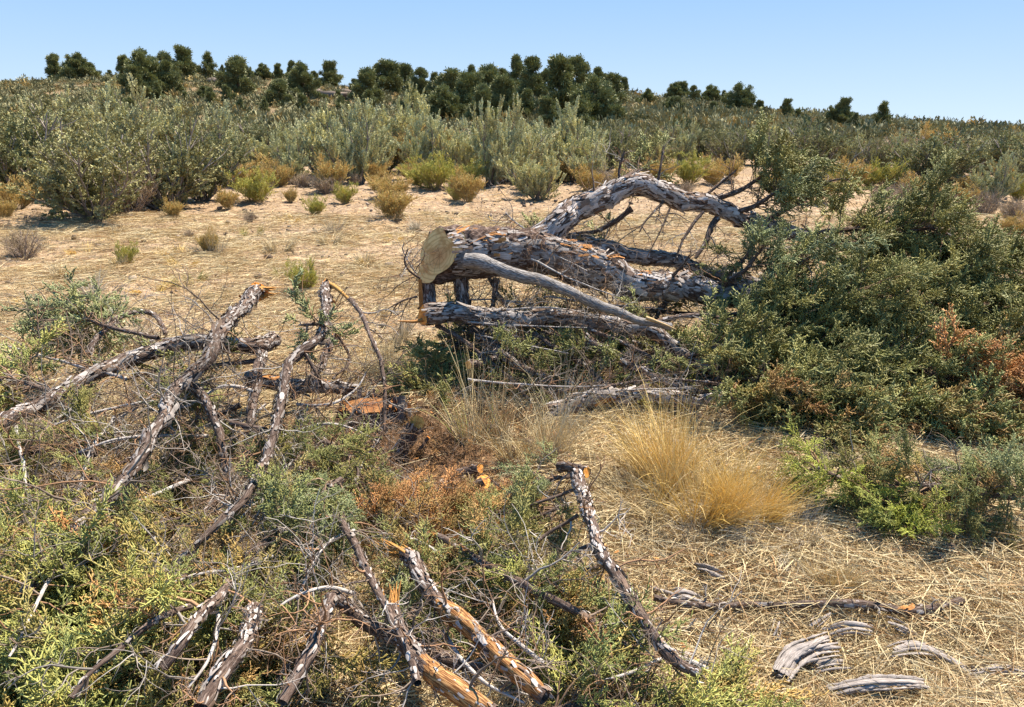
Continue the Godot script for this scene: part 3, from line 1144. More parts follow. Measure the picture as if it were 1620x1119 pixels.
		tag(o, "%s %s from the left %s" % [ordinal(counts[key]), looks[kd], far], "shrub", kinds[kd].replace("_", " ") + " shrubs around the clearing")

# ---------------------------------------------------------------- the felled juniper
func build_felled_tree() -> void:
	rng.seed = 400
	var c0 := view(697, 405, 4.9)
	var base := Vector3(c0.x + 0.3, ground(c0.x, c0.z), c0.z - 0.1)
	var o := thing("felled_juniper", "large felled juniper lying on its side with a pale lobed saw cut", "fallen tree", base)
	# trunk: the outline of the saw cut swept into a round stem
	var n := Vector3(-0.54, 0.47, 0.70).normalized()
	var outline := PackedVector3Array()
	var px := [690, 362, 701, 361, 706, 371, 711, 379, 713, 371, 721, 363, 729, 364, 735, 371, 737, 382, 731, 396, 723, 405, 719, 413, 710, 424, 701, 430, 691, 436, 687, 443, 680, 448, 670, 448, 660, 443, 658, 437, 662, 430, 666, 420, 665, 411, 666, 399, 670, 386, 679, 371]
	var raw := PackedVector3Array()
	for i in px.size() / 2:
		var e := view(px[i * 2], px[i * 2 + 1], 1.0) - cam_at
		raw.push_back(cam_at + e * ((c0 - cam_at).dot(n) / e.dot(n)))
	var k := raw.size()
	for i in k:
		for j in 3:
			outline.push_back(raw[i].cubic_interpolate(raw[(i + 1) % k], raw[(i + k - 1) % k], raw[(i + 2) % k], j / 3.0))
	var axis := path([c0, [760, 398, 5.0], [830, 398, 5.08], [890, 408, 5.14], [945, 420, 5.2]], 0.018)
	var mb := MB.new()
	var m := outline.size()
	var rings := axis.size()
	for j in rings:
		var f := float(j) / (rings - 1)
		var t := (axis[mini(j + 1, rings - 1)] - axis[maxi(j - 1, 0)]).normalized()
		var u := (Vector3.UP - t * t.y).normalized()
		var q := t.cross(u)
		var r := lerpf(0.165, 0.10, f)
		var mixf := smoothstep(0.0, 0.65, f)
		for i in m + 1:
			var off := outline[i % m] - c0
			var a := atan2(off.dot(q), off.dot(u))
			var round_ := (u * cos(a) + q * sin(a)) * r
			var p := off.lerp(round_, mixf)
			var bump := 1.0
			if j > 0:
				bump += 0.16 * n_bark.get_noise_3d(cos(a) * 30.0, sin(a) * 30.0, f * 55.0) + 0.13 * n_bark.get_noise_3d(cos(a) * 90.0, sin(a) * 90.0, f * 150.0)
			mb.add(axis[j] + p * bump, p.normalized(), Vector2(float(i) / m * 4.0, f * 3.0), lin(0.95, 0.9, 0.88))
	var w := m + 1
	for j in rings:
		for i in w:
			var me := j * w + i
			var nn := (mb.v[mini(j + 1, rings - 1) * w + i] - mb.v[maxi(j - 1, 0) * w + i]).cross(mb.v[j * w + (i + 1 if i < m else 1)] - mb.v[j * w + (i - 1 if i > 0 else m - 1)])
			if nn.dot(mb.n[me]) < 0: nn = -nn
			mb.n[me] = nn.normalized()
	for j in rings - 1:
		for i in m:
			var a := j * w + i
			mb.quad(a, a + 1, a + w + 1, a + w)
	var trunk := part("trunk", mb, M.bark, o)
	var fb := MB.new()
	var rad := radii(rings, 0.155, 0.105)
	var sub := axis.slice(4)
	flakes(fb, sub, rad.slice(4), 1700.0, 0.05, 1.0, [[0.06, Vector3(-0.2, 1, 0.6), 0.12, 0.03, 7], [0.22, Vector3(0.1, 1, 0.7), 0.16, 0.03, 12], [0.3, Vector3(0, 0.3, 1), 0.1, 0.04, 5], [0.75, Vector3(0, 1, 0.5), 0.1, 0.04, 5], [0.9, Vector3(0, 0.8, 0.8), 0.12, 0.05, 6]])
	part("bark_flakes", fb, M.flake, trunk, "stuff")
	# the sawn face
	var fu := (Vector3.UP - n * n.y).normalized()
	var fq := n.cross(fu)
	var poly := PackedVector2Array()
	for p in outline:
		poly.push_back(Vector2((p - c0).dot(fq), (p - c0).dot(fu)))
	var cb := MB.new()
	for i in poly.size():
		cb.add(outline[i] + n * 0.003, n, Vector2(0.5, 0.5) + Vector2(poly[i].x, -poly[i].y) * 1.9, lin(1.0, 0.80, 0.58))
	var tr := Geometry2D.triangulate_polygon(poly)
	for i in tr.size() / 3:
		cb.tri(tr[i * 3], tr[i * 3 + 1], tr[i * 3 + 2])
	part("sawn_face", cb, M.sawn, o)
	# slab of bark and torn wood hanging below the cut
	var hb := MB.new()
	flake(hb, view(667, 475, 4.86), Vector3(0.04, -1, 0.0).normalized(), Vector3(-0.5, 0, 0.85).normalized(), 0.26, 0.035, 0.2, 0.01, lin(0.60, 0.30, 0.10))
	part("torn_strip", hb, M.torn, o)
	limb(o, "stub", [[676, 446, 4.95], [678, 470, 4.95], [680, 505, 4.95]], 0.045, 0.03, {"tone": 0.9})
	limb(o, "stub", [[728, 440, 5.0], [733, 470, 5.0], [735, 505, 5.0]], 0.05, 0.035, {"tone": 0.9})
	limb(o, "stub", [[785, 440, 5.05], [783, 465, 5.05], [780, 492, 5.05]], 0.022, 0.015, {"tone": 0.9})
	# the limbs
	limb(o, "limb", [[838, 392, 5.15], [865, 368, 5.2], [895, 343, 5.25], [930, 322, 5.3], [975, 306, 5.35], [1015, 302, 5.4], [1060, 308, 5.45], [1110, 320, 5.5], [1160, 338, 5.55], [1215, 356, 5.6], [1260, 372, 5.7], [1330, 390, 5.8], [1400, 395, 5.9]], 0.085, 0.03, {"tone": 1.3, "flakes": 1900.0, "flake_size": 0.05, "twigs": 12, "twig_len": 0.35, "twig_from": 0.1})
	limb(o, "limb", [[850, 398, 5.3], [920, 390, 5.35], [985, 400, 5.45], [1050, 412, 5.5], [1110, 428, 5.6], [1180, 450, 5.7], [1260, 470, 5.8]], 0.06, 0.035, {"tone": 0.9, "twigs": 8, "patches": [[0.14, Vector3(0, 1, 0.6), 0.07, 0.06, 6]]})
	var main := limb(o, "limb", [[900, 418, 5.15], [940, 428, 5.2], [1000, 440, 5.2], [1060, 450, 5.25], [1130, 462, 5.3], [1190, 475, 5.4], [1250, 492, 5.45], [1350, 520, 5.5], [1450, 550, 5.6]], 0.108, 0.03, {"tone": 1.2, "flakes": 1900.0, "flake_size": 0.055, "twigs": 10, "patches": [[0.03, Vector3(0, 1, 0.9), 0.1, 0.05, 8], [0.12, Vector3(0, 1, 0.2), 0.14, 0.04, 10], [0.2, Vector3(0, 1, 0.3), 0.1, 0.03, 6]]})
	for q in [
		[[[985, 303, 5.38], [980, 272, 5.4], [987, 240, 5.4]], 0.016], [[[1037, 303, 5.42], [1045, 268, 5.4], [1052, 232, 5.45]], 0.012], [[[1105, 318, 5.5], [1138, 292, 5.5], [1165, 268, 5.45]], 0.013], [[[932, 320, 5.3], [938, 300, 5.25], [935, 270, 5.3]], 0.009],
		[[[1050, 318, 5.4], [1022, 348, 5.3], [1010, 368, 5.25]], 0.010], [[[1112, 335, 5.45], [1080, 380, 5.35], [1066, 415, 5.3]], 0.013], [[[1135, 345, 5.5], [1112, 385, 5.4], [1098, 412, 5.35]], 0.024], [[[1060, 330, 5.4], [1040, 375, 5.3], [1020, 415, 5.25]], 0.007],
		[[[664, 440, 4.86], [648, 430, 4.78], [640, 412, 4.72], [646, 392, 4.7]], 0.008], [[[1060, 440, 5.2], [1075, 425, 5.1], [1090, 405, 5.05]], 0.012], [[[660, 470, 4.9], [635, 478, 4.85], [610, 492, 4.8]], 0.007],
	]:
		limb(o, "side_branch", q[0], q[1], q[1] * 0.4, {"twigs": 5, "twig_len": 0.22, "twig_level": 1, "tone": 0.8, "flakes": 500.0})
	# crown
	var boughs := [
		[[[1115, 322, 5.5], [1170, 300, 5.5], [1215, 275, 5.45], [1262, 262, 5.4]], {"leaf": "green", "shoots": 26, "len": 0.28, "up": 0.1, "from": 0.35}],
		[[[1160, 338, 5.55], [1200, 322, 5.4], [1235, 300, 5.3], [1250, 285, 5.25]], {"leaf": "blue", "shoots": 20, "len": 0.22, "from": 0.3}],
		[[[1215, 350, 5.6], [1270, 315, 5.6], [1310, 290, 5.55], [1345, 285, 5.5]], {"leaf": "green", "shoots": 14, "len": 0.25, "from": 0.35}],
		[[[985, 300, 5.4], [1000, 275, 5.5], [1030, 262, 5.6]], {"leaf": "green", "shoots": 12, "len": 0.2, "gap": 0.035}],
		[[[1260, 372, 5.7], [1340, 362, 5.7], [1420, 352, 5.75], [1500, 372, 5.8]], {"leaf": "green", "shoots": 60, "len": 0.36, "up": 0.1, "from": 0.2}],
		[[[1330, 390, 5.8], [1410, 372, 5.6], [1480, 366, 5.5], [1530, 400, 5.45]], {"leaf": "green", "shoots": 60, "len": 0.36, "up": 0.15, "from": 0.2}],
		[[[1260, 470, 5.8], [1360, 440, 5.7], [1460, 425, 5.6], [1560, 440, 5.6]], {"leaf": "green", "shoots": 60, "len": 0.42, "from": 0.1}],
		[[[1350, 520, 5.5], [1440, 490, 5.3], [1530, 480, 5.2], [1610, 505, 5.1]], {"leaf": "green", "shoots": 60, "len": 0.42, "from": 0.15}],
		[[[1450, 550, 5.6], [1530, 530, 5.4], [1600, 540, 5.2], [1680, 560, 5.1]], {"leaf": "green", "shoots": 60, "len": 0.42, "from": 0.05}],
		[[[1190, 475, 5.4], [1235, 440, 5.1], [1275, 410, 5.0], [1310, 395, 4.95]], {"leaf": "blue", "shoots": 34, "len": 0.28, "from": 0.25}],
		[[[1130, 462, 5.3], [1180, 430, 5.1], [1200, 400, 5.05], [1212, 380, 5.0]], {"leaf": "blue", "shoots": 12, "len": 0.2, "from": 0.4}],
		[[[1250, 492, 5.45], [1300, 480, 5.0], [1350, 465, 4.85], [1400, 470, 4.8]], {"leaf": "green", "shoots": 54, "len": 0.34, "from": 0.15}],
		[[[1350, 520, 5.5], [1420, 560, 5.1], [1490, 580, 4.9], [1560, 585, 4.8]], {"leaf": "green", "shoots": 70, "len": 0.36, "from": 0.1}],
		[[[1000, 330, 5.5], [950, 360, 5.55], [905, 372, 5.6], [870, 378, 5.6]], {"leaf": "green", "shoots": 16, "len": 0.2, "gap": 0.03}],
		[[[1060, 470, 5.3], [1040, 510, 5.3], [1050, 560, 5.2]], {"leaf": "green", "shoots": 26, "len": 0.3}],
		[[[1460, 425, 5.7], [1550, 450, 5.6], [1610, 480, 5.5], [1660, 500, 5.4]], {"leaf": "green", "shoots": 50, "len": 0.36, "from": 0.1}],
		[[[1480, 380, 5.8], [1550, 400, 5.9], [1600, 425, 5.9], [1640, 440, 5.9]], {"leaf": "green", "shoots": 22, "len": 0.3, "from": 0.2}],
	]
	for q in boughs:
		var b := Node3D.new()
		b.name = "bough"
		o.add_child(b, true)
		var p := limb(b, "stem", q[0], 0.022, 0.006, {"tone": 0.9, "flakes": 500.0, "twigs": 8, "twig_len": 0.35, "twig_level": 1})
		leafy(b, p, q[1])

func bough(called: String, label: String, pts: Array, r0: float, r1: float, opt: Dictionary, leaf: Dictionary = {}, group: String = "", category: String = "branch") -> Node3D:
	var a := spot(pts[0])
	var o := thing(called, label, category, Vector3(a.x, ground(a.x, a.z), a.z), group)
	var p := limb(o, "stem", pts, r0, r1, opt)
	if leaf.size() > 0:
		leafy(o, p, leaf)
	return o

const SAWN := Color(0.98, 0.62, 0.28)

func build_right_boughs() -> void:
	rng.seed = 500
	var o := bough("cut_limb", "long bark-covered limb with an orange sawn end below the big saw cut", [[672, 499, 4.72], [720, 500, 4.76], [780, 501, 4.8], [840, 499, 4.8], [900, 500, 4.8], [950, 507, 4.8], [1000, 522, 4.8], [1060, 545, 4.8], [1120, 572, 4.8], [1200, 585, 4.85], [1300, 575, 4.9], [1400, 560, 4.9]], 0.058, 0.015, {"cut": SAWN, "cut_normal": Vector3(-0.75, 0.15, 0.65).normalized(), "flakes": 1900.0, "flake_size": 0.045, "twigs": 16, "twig_len": 0.3, "tone": 1.0}, {"leaf": "green", "shoots": 80, "len": 0.4, "from": 0.5})
	var sb := MB.new()
	stick(sb, path([[668, 506, 4.7], [655, 509, 4.68], [628, 508, 4.66]], 0.02), 0.014, 0.002, lin(0.62, 0.33, 0.11), 5)
	part("splinter", sb, M.torn, o)
	bough("dead_branch", "smooth grey barkless branch slanting down across the felled trunk", [[735, 412, 4.75], [790, 428, 4.68], [850, 446, 4.64], [900, 462, 4.6], [950, 483, 4.6], [1000, 502, 4.6], [1040, 513, 4.6], [1062, 519, 4.6]], 0.044, 0.022, {"grey": true, "tone": 0.55, "twigs": 6, "twig_len": 0.16})
	var tip := MB.new()
	stick(tip, path([[1022, 503, 4.57], [1045, 511, 4.56], [1069, 521, 4.56]], 0.02), 0.013, 0.003, lin(0.72, 0.55, 0.30), 5)
	part("pale_split_end", tip, M.torn, get_child(get_child_count() - 1))
	bough("cut_limb", "thin forked limb sloping down in the middle of the pile", [[925, 535, 4.72], [960, 558, 4.62], [1000, 582, 4.55], [1045, 602, 4.5], [1110, 622, 4.5]], 0.032, 0.016, {"twigs": 10, "twig_len": 0.28})
	bough("cut_limb", "low white-flaked limb with a round sawn end beside the tall grass", [[868, 653, 4.3], [905, 643, 4.32], [960, 633, 4.36], [1010, 629, 4.4], [1060, 628, 4.44], [1120, 630, 4.48], [1200, 645, 4.5], [1290, 660, 4.45]], 0.046, 0.02, {"cut": Color(1, 0.72, 0.38), "cut_normal": Vector3(-0.6, 0.1, 0.8).normalized(), "flakes": 2200.0, "flake_size": 0.05, "tone": 1.1, "twigs": 14, "twig_len": 0.28, "patches": [[0.2, Vector3(0, -0.2, 1), 0.14, 0.04, 6]]}, {"leaf": "mixed", "shoots": 60, "len": 0.32, "from": 0.6})
	bough("cut_limb", "dark slender limb under the pile behind the grass", [[745, 520, 4.85], [790, 555, 4.72], [830, 580, 4.66], [880, 602, 4.6], [950, 612, 4.55], [1020, 618, 4.5]], 0.028, 0.014, {"tone": 0.9, "twigs": 16, "twig_len": 0.32}, {"leaf": "green", "shoots": 20, "len": 0.25, "from": 0.1})
	bough("cut_branch", "short dark stub with a small round orange cut under the pile", [[742, 577, 4.5], [770, 570, 4.66], [800, 560, 4.85]], 0.022, 0.02, {"cut": SAWN, "cut_normal": Vector3(-0.4, 0.2, 0.9).normalized(), "tone": 0.9, "twigs": 3})
	for q in [
		["thin crooked limb dropping from the long limb's sawn end", [[690, 515, 4.8], [740, 545, 4.7], [800, 595, 4.55], [850, 648, 4.4]], 0.014],
		["thin limb crossing under the grey branch", [[820, 505, 4.85], [865, 540, 4.75], [930, 580, 4.6], [990, 640, 4.45]], 0.016],
		["slender limb at the right end of the forked limb", [[900, 510, 4.75], [985, 545, 4.65], [1060, 590, 4.55], [1120, 650, 4.45]], 0.015],
		["thin limb leaning against the felled trunk's underside", [[770, 430, 5.1], [800, 480, 5.0], [850, 520, 4.9], [930, 545, 4.85]], 0.013],
		["thin pale limb above the low white-flaked limb", [[880, 620, 4.45], [960, 612, 4.45], [1050, 600, 4.5], [1160, 610, 4.5]], 0.012],
		["dark thin limb rising into the crown from the long limb", [[1010, 520, 4.8], [1080, 500, 4.85], [1150, 505, 4.85], [1230, 530, 4.85]], 0.016],
	]:
		bough("cut_limb", q[0], q[1], q[2], q[2] * 0.5, {"twigs": 14, "twig_len": 0.26, "tone": 1.0}, {}, "thin limbs in the log pile")
	var list := [
		["green juniper bough filling the shade beneath the logs", [[1150, 600, 4.95], [1050, 575, 5.05], [950, 555, 5.1], [850, 550, 5.15], [740, 570, 5.0]], {"leaf": "green", "shoots": 100, "len": 0.34, "from": 0.05, "up": 0.0}],
		["dark bough hanging between the long limb and the tall straw grass", [[1000, 560, 4.8], [920, 575, 4.75], [830, 590, 4.7], [760, 600, 4.65]], {"leaf": "green", "shoots": 60, "len": 0.24, "from": 0.05, "up": -0.1}],
		["dark bough behind the trunk, seen between trunk and long limb", [[1150, 500, 5.6], [1050, 495, 5.5], [930, 490, 5.4], [830, 495, 5.35]], {"leaf": "green", "shoots": 50, "len": 0.26, "from": 0.05, "up": -0.1}],
		["drooping dark bough at the left foot of the log pile", [[800, 520, 5.1], [740, 535, 5.0], [710, 570, 4.9], [700, 630, 4.75]], {"leaf": "green", "shoots": 46, "len": 0.28, "from": 0.1, "up": -0.1}],
		["green bough spreading in front of the crown, left of the rusty one", [[1100, 610, 4.7], [1180, 600, 4.5], [1260, 620, 4.35], [1340, 650, 4.25]], {"leaf": "green", "shoots": 100, "len": 0.34, "from": 0.15}],
		["feathery bough between the forked limb's end and the crown", [[1080, 565, 4.75], [1150, 545, 4.75], [1230, 535, 4.8], [1310, 525, 4.8]], {"leaf": "green", "shoots": 60, "len": 0.3, "from": 0.1}],
		["loose bough hiding the thin end of the main bright limb", [[1150, 500, 5.1], [1220, 490, 5.0], [1290, 485, 4.95], [1360, 500, 4.9]], {"leaf": "green", "shoots": 50, "len": 0.28, "from": 0.15}],
		["sparse green bough hanging beneath the arched limb", [[1180, 350, 5.5], [1190, 385, 5.4], [1170, 420, 5.35], [1140, 440, 5.3]], {"leaf": "green", "shoots": 18, "len": 0.22, "from": 0.1, "gap": 0.03}],
		["bushy bough low in the crown with yellowed tips", [[1150, 640, 4.5], [1220, 650, 4.3], [1290, 670, 4.15], [1350, 690, 4.05]], {"leaf": "mixed", "shoots": 80, "len": 0.28, "from": 0.15}],
		["deep green bough at the heart of the crown", [[1250, 560, 4.9], [1330, 560, 4.7], [1420, 570, 4.6], [1500, 600, 4.5]], {"leaf": "green", "shoots": 90, "len": 0.34, "from": 0.1}],
		["rust-brown dying bough at the right edge above the ground", [[1400, 640, 4.6], [1480, 615, 4.5], [1560, 610, 4.45], [1660, 640, 4.4]], {"leaf": "rust", "shoots": 90, "len": 0.30, "from": 0.3}],
		["half-browned bough drooping below the rusty one", [[1380, 620, 4.5], [1420, 650, 4.3], [1480, 680, 4.15], [1560, 690, 4.1]], {"leaf": "mixed", "shoots": 80, "len": 0.26, "from": 0.2}],
		["green bough at the right edge behind the rusty one", [[1480, 560, 5.0], [1560, 560, 4.9], [1640, 580, 4.8], [1700, 590, 4.7]], {"leaf": "green", "shoots": 70, "len": 0.36, "from": 0.05}],
		["detached spray of olive juniper on the ground right of the golden grass", [[1600, 785, 0.12], [1530, 775, 0.14], [1450, 768, 0.13], [1385, 775, 0.08]], {"leaf": "mixed", "shoots": 40, "len": 0.17, "from": 0.05}],
		["blue-green juniper sprig poking up at the right edge", [[1640, 790, 0.1], [1590, 765, 0.15], [1550, 750, 0.17], [1520, 755, 0.16]], {"leaf": "blue", "shoots": 22, "len": 0.14, "from": 0.1}],
		["yellow-green juniper tips drooping to the litter below the olive spray", [[1480, 770, 0.1], [1440, 785, 0.09], [1420, 805, 0.06], [1430, 825, 0.04]], {"leaf": "lime", "shoots": 22, "len": 0.13, "from": 0.2}],
		["small olive sprig beside the right flank of the golden grass", [[1340, 765, 0.12], [1310, 748, 0.18], [1285, 740, 0.16]], {"leaf": "lime", "shoots": 14, "len": 0.12, "from": 0.1}],
	]
	for q in list:
		bough("juniper_bough", q[0], q[1], 0.018, 0.005, {"tone": 0.9, "twigs": 8, "twig_len": 0.24}, q[2], "leafy boughs in the slash pile")

# ---------------------------------------------------------------- the slash pile on the left
func build_left_pile() -> void:
	rng.seed = 600
	bough("cut_limb", "thick dark limb leaning up left, its orange torn top against the clearing", [[408, 462, 0.66], [370, 500, 0.63], [335, 552, 0.6], [285, 612, 0.54], [252, 660, 0.5], [212, 728, 0.46], [150, 800, 0.42], [110, 842, 0.40], [60, 900, 0.37], [35, 945, 0.34]], 0.038, 0.013, {"splinter": Vector3(0.8, 0.2, 0), "cut": Color(1.0, 0.55, 0.18), "cut_normal": Vector3(0.5, 0.42, 0.75).normalized(), "cut_scale": 1.4, "flakes": 1500.0, "tone": 0.82, "twigs": 26, "twig_len": 0.34, "patches": [[0.12, Vector3(-0.3, 0.6, 1), 0.05, 0.02, 4], [0.02, Vector3(1, 0.3, 0.4), 0.06, 0.03, 4]]})
	var o := bough("cut_limb", "forked limb standing at centre left with a pale broken crown", [[517, 452, 0.66], [517, 490, 0.64], [505, 528, 0.62], [470, 565, 0.58], [450, 595, 0.54], [444, 640, 0.5], [425, 695, 0.46], [400, 770, 0.42], [355, 828, 0.37], [270, 892, 0.30]], 0.030, 0.010, {"splinter": Vector3(0.2, 0.4, 0), "cut": Color(1.0, 0.62, 0.24), "cut_normal": Vector3(0.3, 0.6, 0.74).normalized(), "cut_scale": 1.15, "tone": 0.82, "twigs": 26, "twig_len": 0.32, "patches": [[0.14, Vector3(0.8, 0, 1), 0.1, 0.03, 6]]})
	var hb := MB.new()
	stick(hb, path([[517, 447, 0.67], [535, 458, 0.66], [556, 478, 0.64]], 0.02), 0.016, 0.008, lin(0.70, 0.42, 0.13), 5)
	part("torn_strip", hb, M.torn, o)
	limb(o, "hanging_branch", [[553, 474, 0.645], [575, 505, 0.6], [592, 545, 0.53], [604, 590, 0.45], [609, 640, 0.34], [610, 690, 0.22]], 0.014, 0.007, {"tone": 1.0, "twigs": 10, "twig_len": 0.22})
	limb(o, "side_branch", [[518, 505, 0.63], [540, 535, 0.55], [553, 570, 0.46], [525, 600, 0.4]], 0.009, 0.005, {"tone": 0.8, "twigs": 6, "twig_len": 0.2})
	limb(o, "side_branch", [[480, 555, 0.6], [500, 590, 0.5], [515, 620, 0.4]], 0.009, 0.004, {"tone": 0.8, "twigs": 4, "twig_len": 0.2})
	bough("cut_limb", "heavy furrowed limb with an orange cut end behind the forked limb", [[432, 538, 0.40], [405, 548, 0.42], [370, 545, 0.44], [320, 542, 0.46], [265, 545, 0.46], [225, 560, 0.45], [150, 592, 0.43], [65, 640, 0.40], [-10, 680, 0.38]], 0.042, 0.026, {"cut": SAWN, "cut_normal": Vector3(0.5, 0.55, 0.67).normalized(), "cut_scale": 0.95, "flakes": 1700.0, "tone": 0.95, "twigs": 26, "twig_len": 0.36})
	bough("cut_limb", "arched whitish branch at the far left beneath the green tuft", [[140, 560, 0.38], [160, 530, 0.44], [190, 503, 0.47], [222, 496, 0.48], [245, 505, 0.46], [262, 530, 0.4]], 0.018, 0.012, {"tone": 1.35, "twigs": 8, "twig_len": 0.26})
	bough("cut_limb", "dark upright stub with a torn orange tip right of the forked limb", [[530, 533, 0.42], [515, 562, 0.38], [500, 588, 0.33], [478, 612, 0.27], [455, 632, 0.22]], 0.022, 0.016, {"splinter": Vector3(0.3, 0.2, 0), "tone": 0.9, "twigs": 4})
	bough("cut_limb", "reddish-brown log lying crosswise behind the forked limb", [[395, 604, 0.2], [440, 606, 0.2], [500, 610, 0.18], [560, 618, 0.15]], 0.035, 0.03, {"tone": 0.8, "flake_size": 0.05, "patches": [[0.3, Vector3(0, 1, 0.6), 0.12, 0.03, 5], [0.7, Vector3(0, 1, 0.6), 0.12, 0.03, 5]]})
	bough("cut_limb", "slim upright limb between the two leaning limbs", [[412, 560, 0.45], [405, 600, 0.42], [396, 650, 0.36], [392, 700, 0.26], [388, 740, 0.18]], 0.026, 0.018, {"tone": 0.9, "twigs": 6})
	bough("cut_limb", "crooked grey limb forking down from the thick dark limb", [[286, 600, 0.52], [308, 618, 0.48], [335, 655, 0.42], [355, 700, 0.34], [365, 760, 0.22]], 0.022, 0.014, {"tone": 0.85, "twigs": 12, "twig_len": 0.26})
	bough("cut_limb", "short horizontal grey stick between the limbs", [[362, 668, 0.40], [390, 672, 0.40], [422, 678, 0.40]], 0.012, 0.014, {"tone": 0.9, "twigs": 1})
	bough("cut_limb", "short pale upright stub in the green foliage at centre", [[514, 708, 0.24], [513, 735, 0.18], [509, 770, 0.1]], 0.016, 0.014, {"tone": 1.2, "cut": SAWN})
	# leafy boughs
	var list := [
		["pale green juniper tuft sticking out at the far left", [[250, 535, 0.42], [180, 520, 0.48], [120, 505, 0.5], [75, 510, 0.46]], {"leaf": "blue", "shoots": 46, "len": 0.26, "from": 0.4, "droop": 0.14}],
		["olive juniper tuft at the left picture edge below the pale one", [[90, 620, 0.4], [45, 605, 0.42], [10, 595, 0.42], [-30, 600, 0.4]], {"leaf": "olive", "shoots": 36, "len": 0.2, "from": 0.15}],
		["dark leafy bough at the left edge under the furrowed limb", [[150, 720, 0.3], [90, 710, 0.3], [40, 720, 0.28], [-30, 740, 0.26]], {"leaf": "green", "shoots": 22, "len": 0.2, "from": 0.05}],
		["green bough in the shade of the thick dark limb", [[380, 640, 0.34], [330, 665, 0.3], [290, 700, 0.26], [270, 760, 0.18]], {"leaf": "green", "shoots": 26, "len": 0.2, "from": 0.05}],
		["sparse bough between the forked limb and the furrowed limb", [[420, 570, 0.34], [340, 575, 0.34], [270, 585, 0.34], [200, 600, 0.32]], {"leaf": "green", "shoots": 20, "len": 0.2, "from": 0.05, "gap": 0.034}],
		["small green sprig hanging on the forked limb", [[515, 510, 0.64], [495, 512, 0.66], [475, 512, 0.65]], {"leaf": "blue", "shoots": 10, "len": 0.1, "from": 0.2}],
		["dense hanging bough at centre, grey-green with long drooping tips", [[540, 760, 0.34], [510, 775, 0.36], [490, 800, 0.32], [490, 850, 0.2]], {"leaf": "blue", "shoots": 30, "len": 0.18, "from": 0.05, "droop": 0.2}],
		["dark green bough right of the pale stub", [[500, 690, 0.26], [540, 715, 0.26], [565, 745, 0.22], [560, 790, 0.16]], {"leaf": "green", "shoots": 16, "len": 0.14, "from": 0.05, "droop": 0.12}],
		["shaded bough below the crooked grey limb", [[450, 700, 0.26], [470, 740, 0.24], [460, 790, 0.2], [430, 840, 0.16]], {"leaf": "green", "shoots": 20, "len": 0.18, "from": 0.05}],
		["tangled brownish bough under the left limbs", [[250, 700, 0.24], [180, 740, 0.22], [110, 770, 0.2], [30, 800, 0.2]], {"leaf": "mixed", "shoots": 24, "len": 0.2, "from": 0.05, "gap": 0.038}],
		["rust-flecked bough in the hollow left of the forked limb", [[360, 780, 0.18], [310, 810, 0.2], [250, 830, 0.2], [190, 860, 0.2]], {"leaf": "mixed", "shoots": 24, "len": 0.18, "from": 0.05, "gap": 0.038}],
		["rusty dead sprays in front of the forked limb's foot", [[440, 840, 0.22], [400, 870, 0.25], [350, 900, 0.27], [300, 930, 0.27]], {"leaf": "mixed", "shoots": 30, "len": 0.14, "from": 0.05}],
	]
	for q in list:
		bough("juniper_bough", q[0], q[1], 0.013, 0.004, {"tone": 0.9, "twigs": 6, "twig_len": 0.22}, q[2], "leafy boughs in the slash pile")
	# bare twiggy branches through the pile
	var dead := [
		["grey twiggy branch fanning left over the clearing", [[200, 600, 0.42], [120, 580, 0.46], [60, 560, 0.46], [10, 548, 0.44]]],
		["bare branch crossing under the furrowed limb", [[280, 630, 0.36], [200, 640, 0.38], [120, 660, 0.38], [40, 690, 0.36]]],
		["brittle dead branch in front of the furrowed limb", [[330, 690, 0.3], [250, 690, 0.33], [170, 700, 0.33], [90, 730, 0.3]]],
		["pale dead twigs at the left edge below the furrowed limb", [[20, 660, 0.38], [35, 720, 0.34], [45, 780, 0.3], [50, 840, 0.28]]],
		["thin dead branch in the gap right of the forked limb", [[470, 640, 0.3], [520, 640, 0.34], [560, 620, 0.38], [580, 590, 0.42]]],
		["dead branch with red-brown twigs beside the stump", [[450, 690, 0.28], [510, 670, 0.3], [560, 680, 0.28], [600, 700, 0.22]]],
		["low dead branch in the left shadow", [[300, 760, 0.2], [220, 790, 0.24], [120, 800, 0.26], [20, 830, 0.26]]],
		["twiggy branch behind the thick dark limb's lower end", [[180, 660, 0.34], [140, 720, 0.3], [120, 780, 0.26], [60, 850, 0.24]]],
		["curved dead branch left of the dense hanging bough", [[460, 760, 0.24], [420, 790, 0.26], [380, 800, 0.28], [340, 790, 0.28]]],
		["dry twig cluster above the grey stick", [[400, 620, 0.4], [350, 610, 0.44], [300, 640, 0.42], [240, 650, 0.38]]],
		["bare side twigs behind the log pile's cut face", [[720, 430, 5.2], [670, 440, 5.1], [640, 400, 5.0], [640, 385, 4.95]]],
		["dead twig cluster standing above the felled trunk", [[850, 392, 5.3], [840, 370, 5.35], [815, 350, 5.35], [800, 335, 5.35]]],
	]
	for q in dead:
		bough("dead_branch", q[0], q[1], 0.009, 0.003, {"grey": true, "tone": 1.0, "twigs": 30, "twig_len": 0.3, "twig_from": 0.02, "twig_r": 0.0034}, {}, "bare dead branches in the slash pile")
